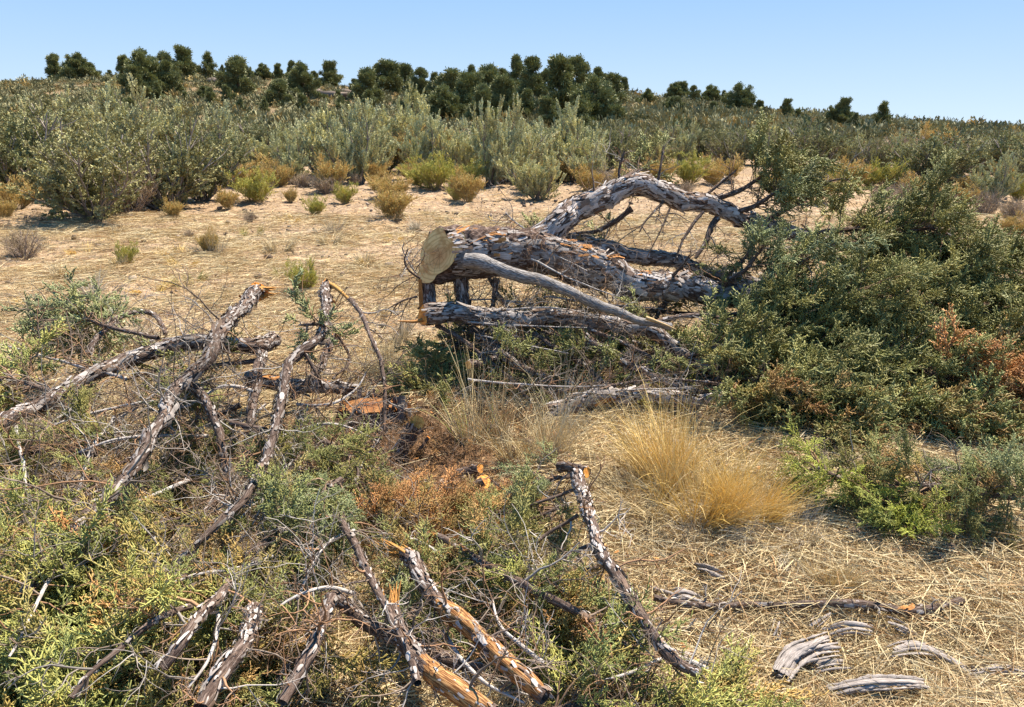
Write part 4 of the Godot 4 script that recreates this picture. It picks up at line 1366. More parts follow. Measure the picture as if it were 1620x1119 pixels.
	var tangle := [
		["brown twig tangle under the furrowed limb's left half", [[120, 640, 0.24], [60, 680, 0.22], [-10, 720, 0.2]]],
		["brown twig tangle between the furrowed limb and the thick dark limb", [[280, 600, 0.3], [220, 640, 0.28], [160, 680, 0.25]]],
		["dark twig tangle low between the two leaning limbs", [[420, 640, 0.22], [340, 700, 0.2], [290, 760, 0.18]]],
		["dark twig tangle left of the thick dark limb's foot", [[200, 760, 0.2], [120, 790, 0.18], [30, 800, 0.18]]],
		["dark twig tangle at the foot of the forked limb", [[480, 700, 0.18], [440, 760, 0.18], [380, 820, 0.16]]],
		["red-brown twig tangle between the stump and the hanging bough", [[600, 690, 0.14], [570, 740, 0.14], [560, 800, 0.12]]],
		["dry twig tangle behind the furrowed limb's middle", [[360, 540, 0.36], [290, 535, 0.38], [220, 540, 0.38]]],
		["dark twig tangle under the long limb of the log pile", [[720, 520, 0.3], [800, 540, 0.28], [900, 560, 0.26]]],
		["dark twig tangle behind the tall straw grass", [[740, 600, 0.2], [840, 610, 0.2], [960, 610, 0.2]]],
		["twig tangle between the felled trunk and the grey branch", [[840, 410, 4.9], [900, 440, 4.85], [980, 470, 4.8]]],
		["dry twig tangle in the gap under the trunk's left end", [[690, 480, 5.1], [760, 475, 5.1], [840, 480, 5.05]]],
		["dry twig tangle in the gap under the main bright limb", [[860, 470, 5.2], [950, 480, 5.2], [1050, 490, 5.2]]],
		["twig tangle hanging from the long limb over the dark bough", [[740, 510, 4.75], [830, 515, 4.72], [930, 520, 4.7]]],
		["twig tangle along the low white-flaked limb", [[900, 625, 4.3], [1000, 615, 4.35], [1100, 615, 4.4]]],
		["twig tangle in the fork of the felled trunk", [[800, 390, 5.0], [870, 400, 5.0], [930, 430, 5.0]]],
		["twig tangle on top of the long limb", [[800, 490, 4.75], [900, 490, 4.72], [1000, 520, 4.7]]],
		["dry twig tangle at the left of the crown behind the long limb", [[1000, 540, 4.95], [1080, 570, 4.9], [1140, 600, 4.8]]],
		["twig tangle left of the olive corner boughs", [[250, 850, 0.2], [160, 870, 0.2], [60, 900, 0.2]]],
		["red-brown twig tangle on the rusty litter", [[620, 780, 0.06], [680, 800, 0.06], [740, 800, 0.06]]],
	]
	for q in tangle:
		bough("dead_branch", q[0], q[1], 0.007, 0.003, {"grey": true, "tone": 0.9, "twigs": 34, "twig_len": 0.26, "twig_from": 0.02, "twig_r": 0.0028}, {}, "bare dead branches in the slash pile")
	# the low stump and its broken neighbours
	stump("tree_stump", "low dark stump with a shredded orange rim behind the forked limb", land(585, 672), 0.15, 0.12, 0.22)
	stump("tree_stump", "small splintered stump just right of the low dark stump", land(630, 668), 0.055, 0.10, 0.20)
	bough("cut_branch", "slanting cut stub with an oval tan face right of the stump", [[658, 672, 0.17], [645, 695, 0.10], [630, 722, 0.03]], 0.038, 0.034, {"cut": Color(1, 0.72, 0.36), "cut_normal": Vector3(-0.45, 0.45, 0.75).normalized(), "cut_scale": 1.15, "tone": 0.9})
	bough("cut_branch", "pointed cut branch with a long orange face in the rusty litter", [[765, 762, 0.09], [735, 782, 0.06], [690, 808, 0.02]], 0.021, 0.018, {"cut": SAWN, "cut_normal": Vector3(0.3, 0.75, 0.6).normalized(), "cut_scale": 1.5, "tone": 0.8})
	bough("cut_branch", "short round cut end facing the camera in the rusty litter", [[644, 803, 0.05], [625, 800, 0.05], [595, 798, 0.04]], 0.026, 0.026, {"cut": Color(0.95, 0.55, 0.2), "cut_normal": Vector3(0.5, 0.2, 0.85).normalized(), "tone": 0.8})
	bough("cut_branch", "tiny orange cut end above the round one", [[636, 776, 0.05], [622, 778, 0.04], [605, 786, 0.03]], 0.013, 0.013, {"cut": SAWN, "cut_normal": Vector3(0.4, 0.4, 0.8).normalized()})
	bough("cut_branch", "small orange chunk in the shade of the grass", [[758, 742, 0.08], [745, 748, 0.06], [725, 752, 0.04]], 0.020, 0.018, {"cut": SAWN, "cut_normal": Vector3(0.5, 0.4, 0.75).normalized()})
	bough("cut_branch", "thin stick stub with a bright tip beside the slanting stub", [[678, 692, 0.1], [672, 702, 0.07], [664, 715, 0.03]], 0.008, 0.008, {"cut": Color(1, 0.5, 0.15)})

func stump(called: String, label: String, at: Vector3, r: float, h: float, flare: float) -> void:
	var o := thing(called, label, "stump", at)
	var p := PackedVector3Array()
	var rad := PackedFloat32Array()
	for i in 9:
		var f := i / 8.0
		p.push_back(at + Vector3(0, -0.03 + f * (h + 0.03), 0))
		rad.push_back(r * (1.0 + flare * (1.0 - f) * (1.0 - f)))
	var mb := MB.new()
	tube(mb, p, rad, 28, 0.22, lin(0.62, 0.55, 0.5))
	var b := part("bark", mb, M.bark, o)
	var fb := MB.new()
	flakes(fb, p, rad, 900.0, 0.06, 0.6)
	part("bark_flakes", fb, M.flake, b, "stuff")
	var cb := MB.new()
	cap(cb, p[8] - Vector3(0, 0.01, 0), Vector3.UP, r * 0.98, Color(0.26, 0.17, 0.11))
	part("sawn_top", cb, M.sawn, o)
	var sb := MB.new()
	for k in 40:
		var a := rr(0, TAU)
		var q := p[8] + Vector3(cos(a), 0, sin(a)) * r * rr(0.7, 1.0) - Vector3(0, 0.02, 0)
		stick(sb, walk(q, Vector3(cos(a), rr(0.2, 1.2), sin(a)), rr(0.02, 0.07), 0.2, 0.0, 3), rr(0.003, 0.008), 0.001, lin(0.6, 0.3, 0.11) * rr(0.6, 1.2), 3)
	part("splinters", sb, M.torn, o, "stuff")

# ---------------------------------------------------------------- boughs in the foreground
func build_foreground() -> void:
	rng.seed = 700
	var a := bough("cut_limb", "long knobbly limb running down from the cut chunk at right of centre", [[911, 750, 0.26], [922, 795, 0.27], [948, 855, 0.27], [982, 925, 0.27], [1018, 985, 0.25], [1055, 1030, 0.22], [1110, 1062, 0.18]], 0.025, 0.016, {"tone": 1.35, "flakes": 1900.0, "flake_size": 0.019, "twigs": 18, "twig_len": 0.22, "twig_from": 0.15})
	for q in [[[915, 815, 0.2], [870, 838, 0.17], [840, 862, 0.13], [800, 885, 0.1]], [[935, 862, 0.19], [895, 882, 0.17], [860, 905, 0.13]], [[960, 895, 0.18], [915, 905, 0.16], [880, 925, 0.13]], [[1010, 980, 0.16], [980, 1010, 0.14], [968, 1040, 0.12]], [[908, 775, 0.2], [860, 790, 0.18], [805, 810, 0.14]]]:
		limb(a, "side_branch", q, 0.008, 0.004, {"tone": 0.95, "flakes": 500.0, "twigs": 5, "twig_len": 0.14, "twig_level": 1})
	bough("cut_branch", "short thick chunk with a tan sawn face at the head of the knobbly limb", [[928, 747, 0.18], [905, 742, 0.17], [880, 738, 0.15]], 0.022, 0.024, {"cut": Color(1, 0.68, 0.3), "cut_normal": Vector3(0.75, 0.2, 0.6).normalized(), "tone": 0.9, "twigs": 3})
	var b := bough("cut_limb", "thick limb at bottom centre, stripped to orange wood along its lower half", [[640, 878, 0.24], [662, 912, 0.25], [690, 942, 0.26], [735, 982, 0.28], [775, 1015, 0.28], [815, 1055, 0.28], [862, 1100, 0.26]], 0.024, 0.022, {"tone": 1.15, "flakes": 1700.0, "flake_size": 0.021, "splinter": Vector3(-0.3, 0.3, 0), "twigs": 10, "twig_len": 0.16, "peeled": [[0.42, 0.72], [0.70, 0.98]]})
	bough("cut_limb", "slim limb with a frayed orange tip slanting right at centre", [[695, 850, 0.23], [740, 876, 0.25], [800, 910, 0.27], [860, 942, 0.26], [920, 976, 0.24], [1000, 1035, 0.18]], 0.0145, 0.010, {"tone": 1.0, "flakes": 1500.0, "splinter": Vector3(-0.5, 0.3, 0), "twigs": 12, "twig_len": 0.2, "patches": [[0.2, Vector3(0, 1, 0.6), 0.05, 0.02, 3]]})
	bough("cut_limb", "thin pale limb curving down left of the stripped limb", [[540, 812, 0.34], [572, 875, 0.33], [608, 945, 0.33], [637, 1010, 0.32], [662, 1082, 0.3]], 0.0125, 0.010, {"tone": 1.15, "flakes": 1500.0, "twigs": 10, "twig_len": 0.18})
	bough("cut_limb", "stout limb at the bottom edge with a broad orange scar", [[622, 962, 0.28], [640, 1008, 0.29], [680, 1050, 0.3], [720, 1088, 0.3], [775, 1135, 0.28]], 0.019, 0.026, {"tone": 1.1, "flakes": 1600.0, "splinter": Vector3(0, 1, 0), "twigs": 8, "twig_len": 0.16, "peeled": [[0.5, 0.98]]})
	bough("cut_limb", "dark limb meeting the stout limb from the left", [[525, 945, 0.24], [560, 965, 0.25], [605, 1000, 0.25], [660, 1030, 0.24], [760, 1062, 0.2]], 0.022, 0.016, {"tone": 0.8, "twigs": 8, "twig_len": 0.16})
	bough("cut_limb", "pale flaking limb at bottom left of centre, the middle of three", [[405, 965, 0.34], [378, 1015, 0.38], [352, 1060, 0.38], [325, 1120, 0.36]], 0.021, 0.018, {"tone": 1.25, "flakes": 2200.0, "flake_size": 0.021, "twigs": 6, "twig_len": 0.16})
	bough("cut_limb", "pale flaking limb at bottom left, the left one of three", [[362, 925, 0.37], [325, 975, 0.38], [295, 1015, 0.38], [262, 1060, 0.34]], 0.014, 0.013, {"tone": 1.2, "flakes": 2000.0, "flake_size": 0.019, "twigs": 6, "twig_len": 0.16})
	bough("cut_limb", "pale flaking limb at bottom left of centre, the right one of three", [[525, 945, 0.33], [508, 1010, 0.36], [482, 1058, 0.35], [448, 1118, 0.32]], 0.015, 0.012, {"tone": 1.2, "flakes": 2000.0, "flake_size": 0.019, "twigs": 8, "twig_len": 0.16})
	bough("cut_limb", "thin brown limb winding through the bottom left foliage", [[300, 960, 0.36], [250, 985, 0.38], [195, 1022, 0.38], [140, 1060, 0.37], [110, 1100, 0.34]], 0.009, 0.006, {"tone": 0.95, "twigs": 8, "twig_len": 0.15})
	var list := [
		["bright olive bough filling the bottom left corner", [[300, 880, 0.14], [210, 950, 0.14], [110, 1030, 0.14], [0, 1120, 0.13]], {"leaf": "olive", "size": 1.15, "gap": 0.032, "up": 0.1, "shoots": 90, "len": 0.24, "from": 0.15}],
		["olive bough along the bottom edge left of the pale limbs", [[400, 930, 0.12], [330, 1010, 0.12], [240, 1080, 0.12], [130, 1150, 0.12]], {"leaf": "olive", "size": 1.15, "gap": 0.032, "up": 0.1, "shoots": 90, "len": 0.24, "from": 0.2}],
		["olive bough at the left edge above the corner", [[180, 880, 0.13], [100, 920, 0.14], [20, 970, 0.14], [-60, 1020, 0.13]], {"leaf": "olive", "size": 1.1, "gap": 0.032, "up": 0.05, "shoots": 50, "len": 0.22, "from": 0.15}],
		["rusty sprays mixed into the bottom left foliage", [[260, 900, 0.15], [200, 930, 0.15], [140, 960, 0.15], [80, 980, 0.15]], {"leaf": "rust", "shoots": 34, "len": 0.16, "from": 0.05}],
		["low olive bough under the three pale limbs", [[520, 1000, 0.07], [460, 1050, 0.08], [400, 1100, 0.08], [330, 1150, 0.07]], {"leaf": "mixed", "size": 1.1, "gap": 0.032, "up": 0.05, "shoots": 50, "len": 0.2, "from": 0.05}],
		["green sprig above the middle pale limb", [[410, 960, 0.15], [400, 955, 0.17], [392, 945, 0.18]], {"leaf": "olive", "shoots": 12, "len": 0.12, "from": 0.1}],
		["blue-green spray left of the knobbly limb's head", [[908, 752, 0.09], [855, 765, 0.10], [810, 785, 0.09], [790, 820, 0.05]], {"leaf": "blue", "shoots": 24, "len": 0.13, "from": 0.1, "droop": 0.14, "gap": 0.032}],
		["dark spray hanging beneath the knobbly limb's side twigs", [[900, 800, 0.07], [850, 820, 0.07], [810, 850, 0.05]], {"leaf": "green", "shoots": 34, "len": 0.16, "from": 0.05}],
		["olive bough between the slim limb and the knobbly limb", [[720, 890, 0.08], [770, 930, 0.09], [830, 965, 0.09], [890, 990, 0.07]], {"leaf": "mixed", "size": 1.1, "gap": 0.032, "up": 0.05, "shoots": 50, "len": 0.19, "from": 0.05}],
		["green bough below the slim limb at centre", [[770, 930, 0.06], [820, 975, 0.07], [870, 1005, 0.06], [910, 1030, 0.05]], {"leaf": "olive", "shoots": 60, "len": 0.18, "from": 0.05}],
		["green bough at the bottom edge right of the stripped limb", [[870, 1125, 0.12], [940, 1115, 0.11], [1010, 1118, 0.1], [1070, 1130, 0.08]], {"leaf": "olive", "size": 1.1, "gap": 0.03, "shoots": 46, "len": 0.13, "from": 0.02, "up": 0.05}],
		["yellow-green bough at the bottom edge nearest the grey driftwood", [[1080, 1120, 0.07], [1120, 1108, 0.08], [1170, 1112, 0.06], [1205, 1138, 0.04]], {"leaf": "olive", "size": 1.0, "gap": 0.03, "shoots": 40, "len": 0.09, "from": 0.02, "up": 0.05}],
		["small pale sprig beside the thin pale limb", [[620, 930, 0.10], [640, 950, 0.11], [655, 985, 0.10]], {"leaf": "blue", "shoots": 16, "len": 0.13, "from": 0.05}],
		["olive sprays around the head of the stripped limb", [[700, 905, 0.06], [680, 930, 0.07], [650, 960, 0.07]], {"leaf": "mixed", "shoots": 24, "len": 0.15, "from": 0.05}],
		["rusty dead spray on the ground left of the round cut end", [[560, 830, 0.04], [620, 830, 0.04], [690, 820, 0.04], [760, 800, 0.03]], {"leaf": "rust", "shoots": 60, "len": 0.16, "from": 0.02}],
		["rusty dead spray below the pointed cut branch", [[620, 860, 0.04], [690, 840, 0.04], [750, 830, 0.03], [800, 810, 0.03]], {"leaf": "rust", "shoots": 40, "len": 0.14, "from": 0.02, "gap": 0.03}],
	]
	for q in list:
		bough("juniper_bough", q[0], q[1], 0.010, 0.004, {"tone": 0.8, "twigs": 6, "twig_len": 0.18}, q[2], "leafy boughs in the slash pile")
	for q in [
		["bare branch with long curved twigs across the bottom left foliage", [[430, 880, 0.3], [370, 900, 0.33], [300, 910, 0.34], [230, 940, 0.33]]],
		["pale forked twig branch between the left and middle pale limbs", [[340, 960, 0.3], [345, 1000, 0.33], [330, 1050, 0.34], [300, 1090, 0.33]]],
		["dry branch leaning over the dark limb's left end", [[560, 940, 0.25], [520, 930, 0.3], [480, 940, 0.33], [440, 960, 0.33]]],
		["twiggy grey branch right of the stripped limb's scar", [[860, 1050, 0.2], [820, 1020, 0.24], [790, 990, 0.26], [780, 950, 0.25]]],
		["brittle branch between the slim limb and the knobbly limb", [[900, 940, 0.2], [860, 910, 0.22], [820, 890, 0.22], [770, 870, 0.18]]],
		["bare branch below the foot of the knobbly limb", [[1120, 1060, 0.12], [1060, 1040, 0.15], [1000, 1060, 0.17], [940, 1080, 0.17]]],
		["dead twigs around the frayed tip of the slim limb", [[720, 900, 0.12], [690, 870, 0.15], [650, 850, 0.16], [600, 850, 0.14]]],
		["crooked dead branch at the bottom between the stout and stripped limbs", [[700, 1000, 0.2], [730, 1040, 0.24], [770, 1080, 0.25], [830, 1110, 0.24]]],
		["bare branch along the left edge over the olive boughs", [[120, 880, 0.32], [80, 920, 0.34], [50, 970, 0.35], [10, 1040, 0.34]]],
		["thin dead branch over the green bough left of the thin pale limb", [[560, 840, 0.26], [520, 860, 0.3], [490, 900, 0.32], [470, 950, 0.3]]],
	]:
		bough("dead_branch", q[0], q[1], 0.0075, 0.003, {"grey": true, "tone": 1.1, "twigs": 22, "twig_len": 0.22, "twig_from": 0.02, "twig_r": 0.0026}, {}, "bare dead branches in the slash pile")
	# sticks and driftwood on the ground at right
	bough("fallen_stick", "long dark crooked stick lying across the dry grass at right", [[1035, 945, 0.045], [1110, 958, 0.05], [1200, 957, 0.05], [1300, 955, 0.055], [1390, 962, 0.06], [1440, 968, 0.06], [1520, 952, 0.055]], 0.010, 0.016, {"tone": 0.9, "flakes": 1500.0, "twigs": 6, "twig_len": 0.1, "patches": [[0.8, Vector3(0, 1, 0.5), 0.06, 0.015, 4]]})
	bough("fallen_stick", "thin dark stick lying short of the long crooked one", [[1020, 990, 0.04], [1080, 995, 0.045], [1150, 1000, 0.04]], 0.007, 0.005, {"tone": 0.9, "twigs": 3, "twig_len": 0.08})
	bough("fallen_stick", "straight grey stick under the knobbly limb's right side", [[1030, 930, 0.04], [1085, 945, 0.045], [1140, 960, 0.04]], 0.008, 0.005, {"grey": true, "tone": 0.9, "twigs": 2, "twig_len": 0.1})
	var wood := [
		["curved silvery piece of weathered wood, largest at lower right", [[1232, 1062, 0.012], [1255, 1035, 0.03], [1285, 1018, 0.04], [1315, 1010, 0.02]], 0.022, 0.016],
		["second silvery slab alongside the curved piece", [[1245, 1072, 0.01], [1270, 1045, 0.02], [1300, 1030, 0.028], [1330, 1028, 0.01]], 0.016, 0.010],
		["pale lens-shaped wood sliver above the curved piece", [[1308, 1002, 0.008], [1345, 992, 0.022], [1378, 996, 0.012]], 0.013, 0.008],
		["short grey sliver standing above the pale lens-shaped one", [[1286, 992, 0.008], [1298, 982, 0.012], [1310, 972, 0.008]], 0.007, 0.005],
		["sharp grey splinter pointing down to the right", [[1412, 985, 0.02], [1432, 997, 0.022], [1455, 1012, 0.008]], 0.010, 0.004],
		["long furrowed grey wood at the bottom edge", [[1312, 1095, 0.012], [1350, 1086, 0.028], [1400, 1080, 0.034], [1440, 1080, 0.026], [1468, 1084, 0.012]], 0.015, 0.017],
		["half-buried wood behind the furrowed one", [[1410, 1030, 0.01], [1440, 1024, 0.022], [1480, 1030, 0.022], [1540, 1062, 0.01]], 0.014, 0.009],
		["flat scrap between the silvery slabs", [[1290, 1056, 0.005], [1315, 1052, 0.012], [1340, 1050, 0.006]], 0.011, 0.008],
		["thin upright grey chip left of the slabs", [[1226, 1010, 0.006], [1228, 998, 0.012], [1234, 985, 0.008]], 0.006, 0.005],
		["dry grey root scrap at the right edge", [[1530, 1065, 0.01], [1580, 1060, 0.02], [1630, 1070, 0.01]], 0.013, 0.010],
		["bark slab at the foot of the golden grass", [[1105, 898, 0.01], [1120, 900, 0.022], [1140, 908, 0.008]], 0.018, 0.012],
		["flat grey bark piece right of the knobbly limb", [[1065, 945, 0.005], [1085, 938, 0.014], [1112, 950, 0.005]], 0.018, 0.010],
	]
	for q in wood:
		var at := spot(q[1][0])
		var o := thing("weathered_wood", q[0], "driftwood", Vector3(at.x, ground(at.x, at.z), at.z), "weathered wood scraps on the ground")
		for s in 4:
			var pts := []
			var dx := (s - 1.5) * 6.0 + rr(-2.0, 2.0)
			for e in q[1]:
				pts.push_back([e[0] + dx * 0.4 + rr(-7, 7), e[1] + dx * 0.9 + rr(-2, 2), e[2] * 1.5 + 0.03 - absf(dx) * 0.0012])
			var p := path(pts, 0.01)
			var r := PackedFloat32Array()
			for i in p.size(): # thin at both ends
				var f := float(i) / (p.size() - 1)
				r.push_back(0.78 * lerpf(q[2], q[3], f) * (0.25 + 0.75 * pow(sin(PI * clampf(f * 0.9 + 0.08, 0.0, 1.0)), 0.5)) * rr(0.9, 1.1) * (1.0 if s == 1 else rr(0.35, 0.75)))
			var mb := MB.new()
			tube(mb, p, r, 10, 0.5, lin(0.72, 0.69, 0.67), rr(0.4, 0.7))
			part("strip", mb, M.grey, o)

# ---------------------------------------------------------------- grasses
func build_grasses() -> void:
	rng.seed = 800
	grass_clump("bunchgrass", "large golden bunchgrass clump right of centre", land(1105, 815), [grass_mesh(1000, 0.44, 0.15, 0.6, 0.12, "gold", 0.0032), grass_mesh(700, 0.28, 0.22, 1.5, 0.6, "straw", 0.003)])
	grass_clump("bunchgrass", "golden clump leaning right beside the large one", land(1185, 815), [grass_mesh(800, 0.36, 0.10, 0.6, 0.12, "gold", 0.0030), grass_mesh(500, 0.22, 0.13, 1.6, 0.6, "grey", 0.003)])
	grass_clump("bunchgrass", "tall golden clump at the upper left of the large one", land(1060, 770), [grass_mesh(800, 0.48, 0.12, 0.5, 0.12, "gold", 0.0032), grass_mesh(400, 0.25, 0.2, 1.5, 0.6, "straw", 0.003)])
	grass_clump("bunchgrass", "pale tufts at the left flank of the large golden clump", land(1025, 805), [grass_mesh(600, 0.34, 0.12, 0.8, 0.4, "straw", 0.003)])
	grass_clump("bunchgrass", "curly grey grass at the foot of the large golden clump", land(1130, 860), [grass_mesh(700, 0.18, 0.16, 1.5, 0.8, "grey", 0.003)])
	grass_clump("bunchgrass", "small round tan tuft on the litter at right", land(1318, 925), [grass_mesh(900, 0.17, 0.06, 0.9, 0.15, "straw", 0.0022), grass_mesh(300, 0.11, 0.10, 1.8, 0.4, "gold", 0.002)])
	grass_clump("bunchgrass", "tall straw grass in front of the log pile at centre", land(835, 715), [grass_mesh(350, 0.50, 0.20, 0.55, 0.10, "straw", 0.003), grass_mesh(300, 0.30, 0.24, 1.0, 0.4, "straw", 0.003)])
	grass_clump("bunchgrass", "thin green-tinged grass left of the tall straw grass", land(755, 705), [grass_mesh(160, 0.60, 0.12, 0.35, 0.07, "straw", 0.004), grass_mesh(40, 0.45, 0.12, 0.5, 0.2, "green", 0.004)])
	grass_clump("bunchgrass", "straw tuft right of the tall straw grass, under the low limb", land(930, 720), [grass_mesh(300, 0.26, 0.16, 0.9, 0.35, "straw", 0.0028)])
	grass_clump("bunchgrass", "sparse dry grass left of the big saw cut", land(615, 600), [grass_mesh(500, 0.42, 0.25, 0.4, 0.12, "straw", 0.0028)])
	grass_clump("bunchgrass", "dry grass at the left foot of the log pile", land(690, 615), [grass_mesh(500, 0.26, 0.18, 0.8, 0.3, "straw", 0.003)])
	grass_clump("bunchgrass", "long pale stems in the hollow between the left limbs", land(160, 860), [grass_mesh(120, 0.75, 0.15, 0.9, 0.08, "straw", 0.0035)])
	grass_clump("bunchgrass", "tawny grass tangled under the left limbs", land(330, 800), [grass_mesh(900, 0.34, 0.3, 0.9, 0.3, "straw", 0.0026)])
	grass_clump("bunchgrass", "tawny grass at the right of the pale limbs", land(520, 985), [grass_mesh(500, 0.30, 0.14, 0.7, 0.2, "straw", 0.0022)])
	grass_clump("bunchgrass", "grass between the stripped limb and the dark limb", land(610, 900), [grass_mesh(600, 0.24, 0.2, 0.8, 0.25, "straw", 0.0022)])
	grass_clump("bunchgrass", "drooping pale grass below the blue-green spray", land(850, 890), [grass_mesh(500, 0.24, 0.16, 0.9, 0.3, "grey", 0.0022)])
	grass_clump("bunchgrass", "flattened tan grass between the silvery slabs and the furrowed wood", land(1375, 1058), [grass_mesh(400, 0.16, 0.08, 2.0, 0.4, "straw", 0.0022)])
	grass_clump("bunchgrass", "dry stems at the left of the arched whitish branch", land(190, 640), [grass_mesh(240, 0.5, 0.22, 0.5, 0.1, "straw", 0.003)])
	grass_clump("bunchgrass", "tuft behind the arched whitish branch", land(200, 545), [grass_mesh(500, 0.36, 0.25, 0.7, 0.25, "grey", 0.004)])
	grass_clump("bunchgrass", "low straw tuft left of the stripped limb's head", land(575, 870), [grass_mesh(400, 0.2, 0.15, 0.9, 0.3, "straw", 0.0022)])
	grass_clump("bunchgrass", "straw at the right edge below the browned bough", land(1540, 790), [grass_mesh(400, 0.25, 0.2, 0.9, 0.3, "straw", 0.0025)])
	grass_clump("bunchgrass", "grey straw right of the golden clumps", land(1250, 850), [grass_mesh(500, 0.2, 0.16, 1.3, 0.35, "grey", 0.0025)])
	# tufts that dot the clearing
	var protos := [grass_mesh(260, 0.16, 0.10, 0.9, 0.25, "straw", 0.005), grass_mesh(300, 0.14, 0.14, 1.1, 0.3, "gold", 0.005), grass_mesh(220, 0.20, 0.12, 0.8, 0.2, "grey", 0.005), grass_mesh(240, 0.16, 0.10, 0.7, 0.2, "green", 0.005)]
	var first: Array[Node3D] = []
	var at_list := [[200, 420, 0], [340, 404, 2], [290, 420, 1], [520, 388, 0], [525, 372, 2], [265, 402, 1], [180, 372, 0], [150, 470, 2], [230, 460, 1], [440, 400, 0], [620, 380, 1], [660, 365, 2], [580, 420, 0], [120, 400, 1], [90, 440, 0], [60, 480, 1], [560, 470, 1], [600, 500, 0], [630, 540, 2], [350, 470, 0], [300, 450, 3], [450, 440, 3], [500, 420, 1], [700, 350, 0], [760, 352, 1], [800, 345, 2], [1230, 350, 0], [1290, 345, 1], [1340, 340, 1], [1580, 400, 0], [1605, 420, 1], [1560, 395, 2], [1540, 380, 0], [1280, 365, 1], [40, 370, 0], [400, 372, 3], [460, 350, 1], [680, 340, 0], [1000, 350, 1], [1060, 385, 0], [960, 360, 2], [1520, 350, 1], [1570, 365, 0]]
	at_list.sort_custom(func(a, b): return a[0] < b[0])
	var counts := {}
	var looks := ["low straw-coloured grass tuft", "low golden grass tuft", "greyish dry grass tuft", "greenish grass tuft"]
	var done := {}
	for q in at_list:
		var at := land(q[0], q[1])
		var o: Node3D
		counts[q[2]] = counts.get(q[2], 0) + 1
		var label := "%s %s from the left on the bare clearing" % [ordinal(counts[q[2]]), looks[q[2]]]
		if not done.has(q[2]):
			o = grass_clump("grass_tuft", label, at, [protos[q[2]]], "grass tufts on the clearing")
			done[q[2]] = o
		else:
			o = done[q[2]].duplicate()
			o.name = numbered("grass_tuft")
			add_child(o)
			o.position = at
			tag(o, label, "grass", "grass tufts on the clearing")
		o.rotation.y = rr(0, TAU)
		var sc := rr(0.9, 1.6)
		o.scale = Vector3(sc, sc * rr(0.7, 1.1), sc)

# ---------------------------------------------------------------- straw, crumbs and chips on the ground
func straw_mesh(seed_: int, n: int, size: float, w: float) -> ArrayMesh:
	rng.seed = seed_
	var mb := MB.new()
	for k in n:
		var a := rr(0, TAU)
		var p := Vector3(rr(-size, size), rr(0.002, 0.022), rr(-size, size))
		var g := rr(0.65, 1.25)
		var t := rr(0.0, 1.0)
		var col := Color(g, g * 0.98, g * 0.95) if t < 0.58 else (Color(0.55 * g, 0.43 * g, 0.36 * g) if t < 0.82 else Color(g * 0.95, g, g * 1.2))
		blade(mb, p, Vector3(cos(a), rr(-0.05, 0.3), sin(a)), rr(0.04, 0.2) * size / 0.15, w * rr(0.6, 1.4), rr(0.0, 0.35), col, col, 3)
	return mb.mesh()

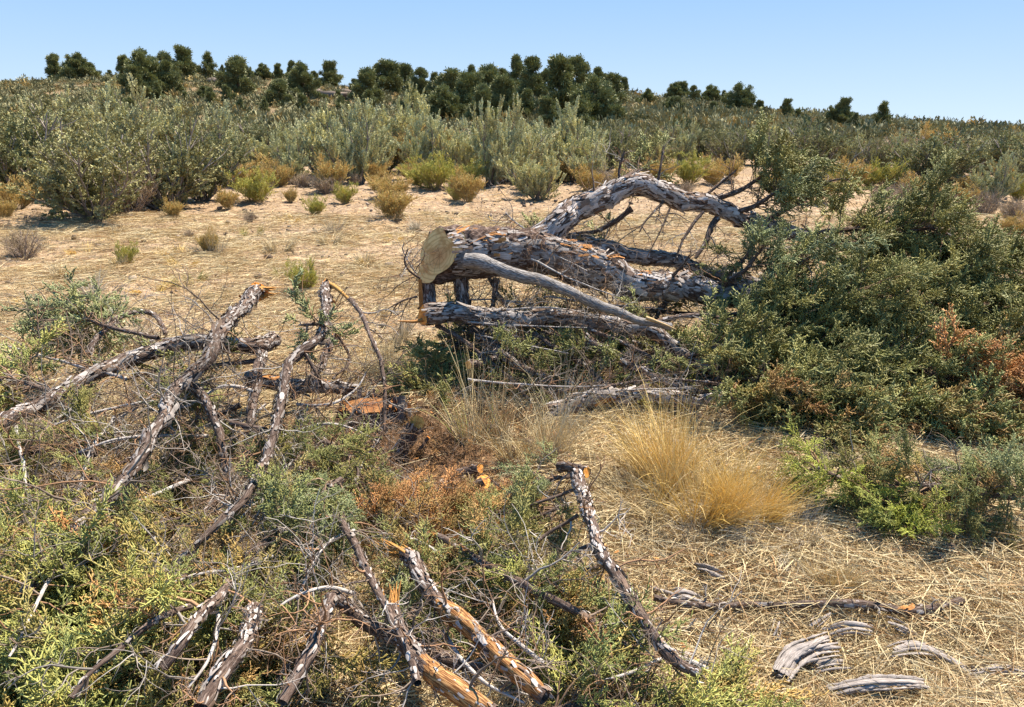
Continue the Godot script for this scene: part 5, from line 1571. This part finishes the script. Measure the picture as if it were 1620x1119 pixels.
func build_litter() -> void:
	var meshes := [straw_mesh(901, 40, 0.15, 0.0028), straw_mesh(902, 34, 0.15, 0.0024)]
	rng.seed = 903
	for v in 2:
		var s := Sprays.new()
		for k in 7500:
			var f := 1.4 + 11.5 * pow(rng.randf(), 1.35)
			var x := rr(-0.78, 0.78) * f * 1.05
			var z := -f
			if Vector2((x - duff_at.x) / 0.75, (z - duff_at.z) / 0.95).length() < rr(0.6, 1.05): continue
			var cover := n_patch.get_noise_2d(x * 2.0 + 40.0, z * 2.0)
			if f > 5.5 and cover < 0.0 and rng.randf() < 0.7: continue
			var at := Vector3(x, ground(x, z), z)
			var sc := rr(0.7, 1.3) * (1.0 + 0.05 * f)
			s.xf.push_back(Transform3D(Basis(Vector3.UP, rr(0, TAU)).scaled(Vector3.ONE * sc), at))
			s.col.push_back((lin(0.58, 0.48, 0.29) if rng.randf() < 0.7 else lin(0.42, 0.31, 0.17)) * rr(0.75, 1.2))
		tag(spread("dry_straw", meshes[v], s, M.grass, self), "dry straw and stems scattered over the ground", "litter", "", "stuff")
	# crumbs of soil and small stones on the clearing
	var rb := MB.new()
	rock(rb, Vector3.ZERO, 1.0, 0.7, lin(1, 1, 1))
	var rm := rb.mesh()
	var s := Sprays.new()
	for k in 9000:
		var f := 2.0 + 17.0 * pow(rng.randf(), 0.8)
		var x := rr(-0.78, 0.78) * f * 1.05
		var z := -f
		var r := rr(0.004, 0.018) * (1.0 if rng.randf() < 0.9 else 2.8)
		s.xf.push_back(Transform3D(Basis.from_euler(Vector3(rr(0, 1), rr(0, TAU), rr(0, 1))).scaled_local(Vector3.ONE * r), Vector3(x, ground(x, z) + r * 0.2, z)))
		s.col.push_back((lin(0.30, 0.235, 0.18) if rng.randf() < 0.5 else lin(0.14, 0.105, 0.08)) * rr(0.7, 1.3))
	tag(spread("soil_crumbs", rm, s, M.clod, self), "crumbs of soil and little stones on the clearing", "soil", "", "stuff")
	# low dry plants between the tufts
	var low := make_clump(58, 40, 0.05, 0.55)
	rng.seed = 905
	var s3 := Sprays.new()
	for k in 9000:
		var f := 5.2 + 13.0 * rng.randf()
		var x := rr(-0.75, 0.75) * f * 1.05
		var z := -f
		if n_patch.get_noise_2d(x * 1.5, z * 1.5 + 70.0) < 0.0: continue
		var r := rr(0.015, 0.05) * (1.0 if rng.randf() < 0.9 else 2.0)
		s3.xf.push_back(Transform3D(Basis(Vector3.UP, rr(0, TAU)).scaled(Vector3(r, r * 0.6, r)), Vector3(x, ground(x, z), z)))
		s3.col.push_back((lin(0.58, 0.45, 0.24) if rng.randf() < 0.72 else lin(0.22, 0.18, 0.12)) * rr(0.7, 1.25))
	tag(spread("dry_ground_cover", low, s3, M.grass, self), "low dry ground cover of the clearing", "grass", "", "stuff")
	# brown fallen sprays bedding the ground round the stump
	var s5 := Sprays.new()
	for k in 1500:
		var a := rr(0, TAU)
		var r := sqrt(rng.randf())
		var x := duff_at.x + cos(a) * r * 0.72
		var z := duff_at.z + sin(a) * r * 0.92
		s5.xf.push_back(aim(Vector3(rr(-1, 1), rr(-0.05, 0.35), rr(-1, 1)), rr(0, TAU), rr(0.3, 0.75), Vector3(x, ground(x, z) + rr(0.0, 0.02), z)))
		s5.col.push_back((lin(0.28, 0.16, 0.085) if rng.randf() < 0.55 else (lin(0.18, 0.115, 0.07) if rng.randf() < 0.7 else lin(0.42, 0.25, 0.11))) * rr(0.6, 1.3))
	tag(spread("juniper_litter", spray_meshes[2], s5, M.leaf, self), "rust-brown fallen juniper sprays bedding the ground around the stump", "litter", "", "stuff")
	# wood chips and bark bits near the cuts
	var s4 := Sprays.new()
	var chip := MB.new()
	flake(chip, Vector3.ZERO, Vector3.RIGHT, Vector3.UP, 1.0, 0.5, 1.5, 0.15, lin(1, 1, 1))
	var chm := chip.mesh()
	for k in 700:
		var q := land(rr(540, 1240), rr(640, 1060), 0.0) if k < 560 else land(rr(560, 720), rr(560, 700), 0.0)
		var r := rr(0.008, 0.026)
		s4.xf.push_back(Transform3D(Basis.from_euler(Vector3(rr(-0.5, 0.5), rr(0, TAU), rr(-0.5, 0.5))).scaled_local(Vector3.ONE * r), q + Vector3(0, rr(0.005, 0.03), 0)))
		s4.col.push_back((lin(0.58, 0.30, 0.10) if rng.randf() < 0.5 else (lin(0.28, 0.14, 0.075) if rng.randf() < 0.6 else lin(0.5, 0.47, 0.44))) * rr(0.7, 1.25))
	tag(spread("wood_chips", chm, s4, M.torn, self), "orange wood chips and bark bits strewn around the cuts", "litter", "", "stuff")
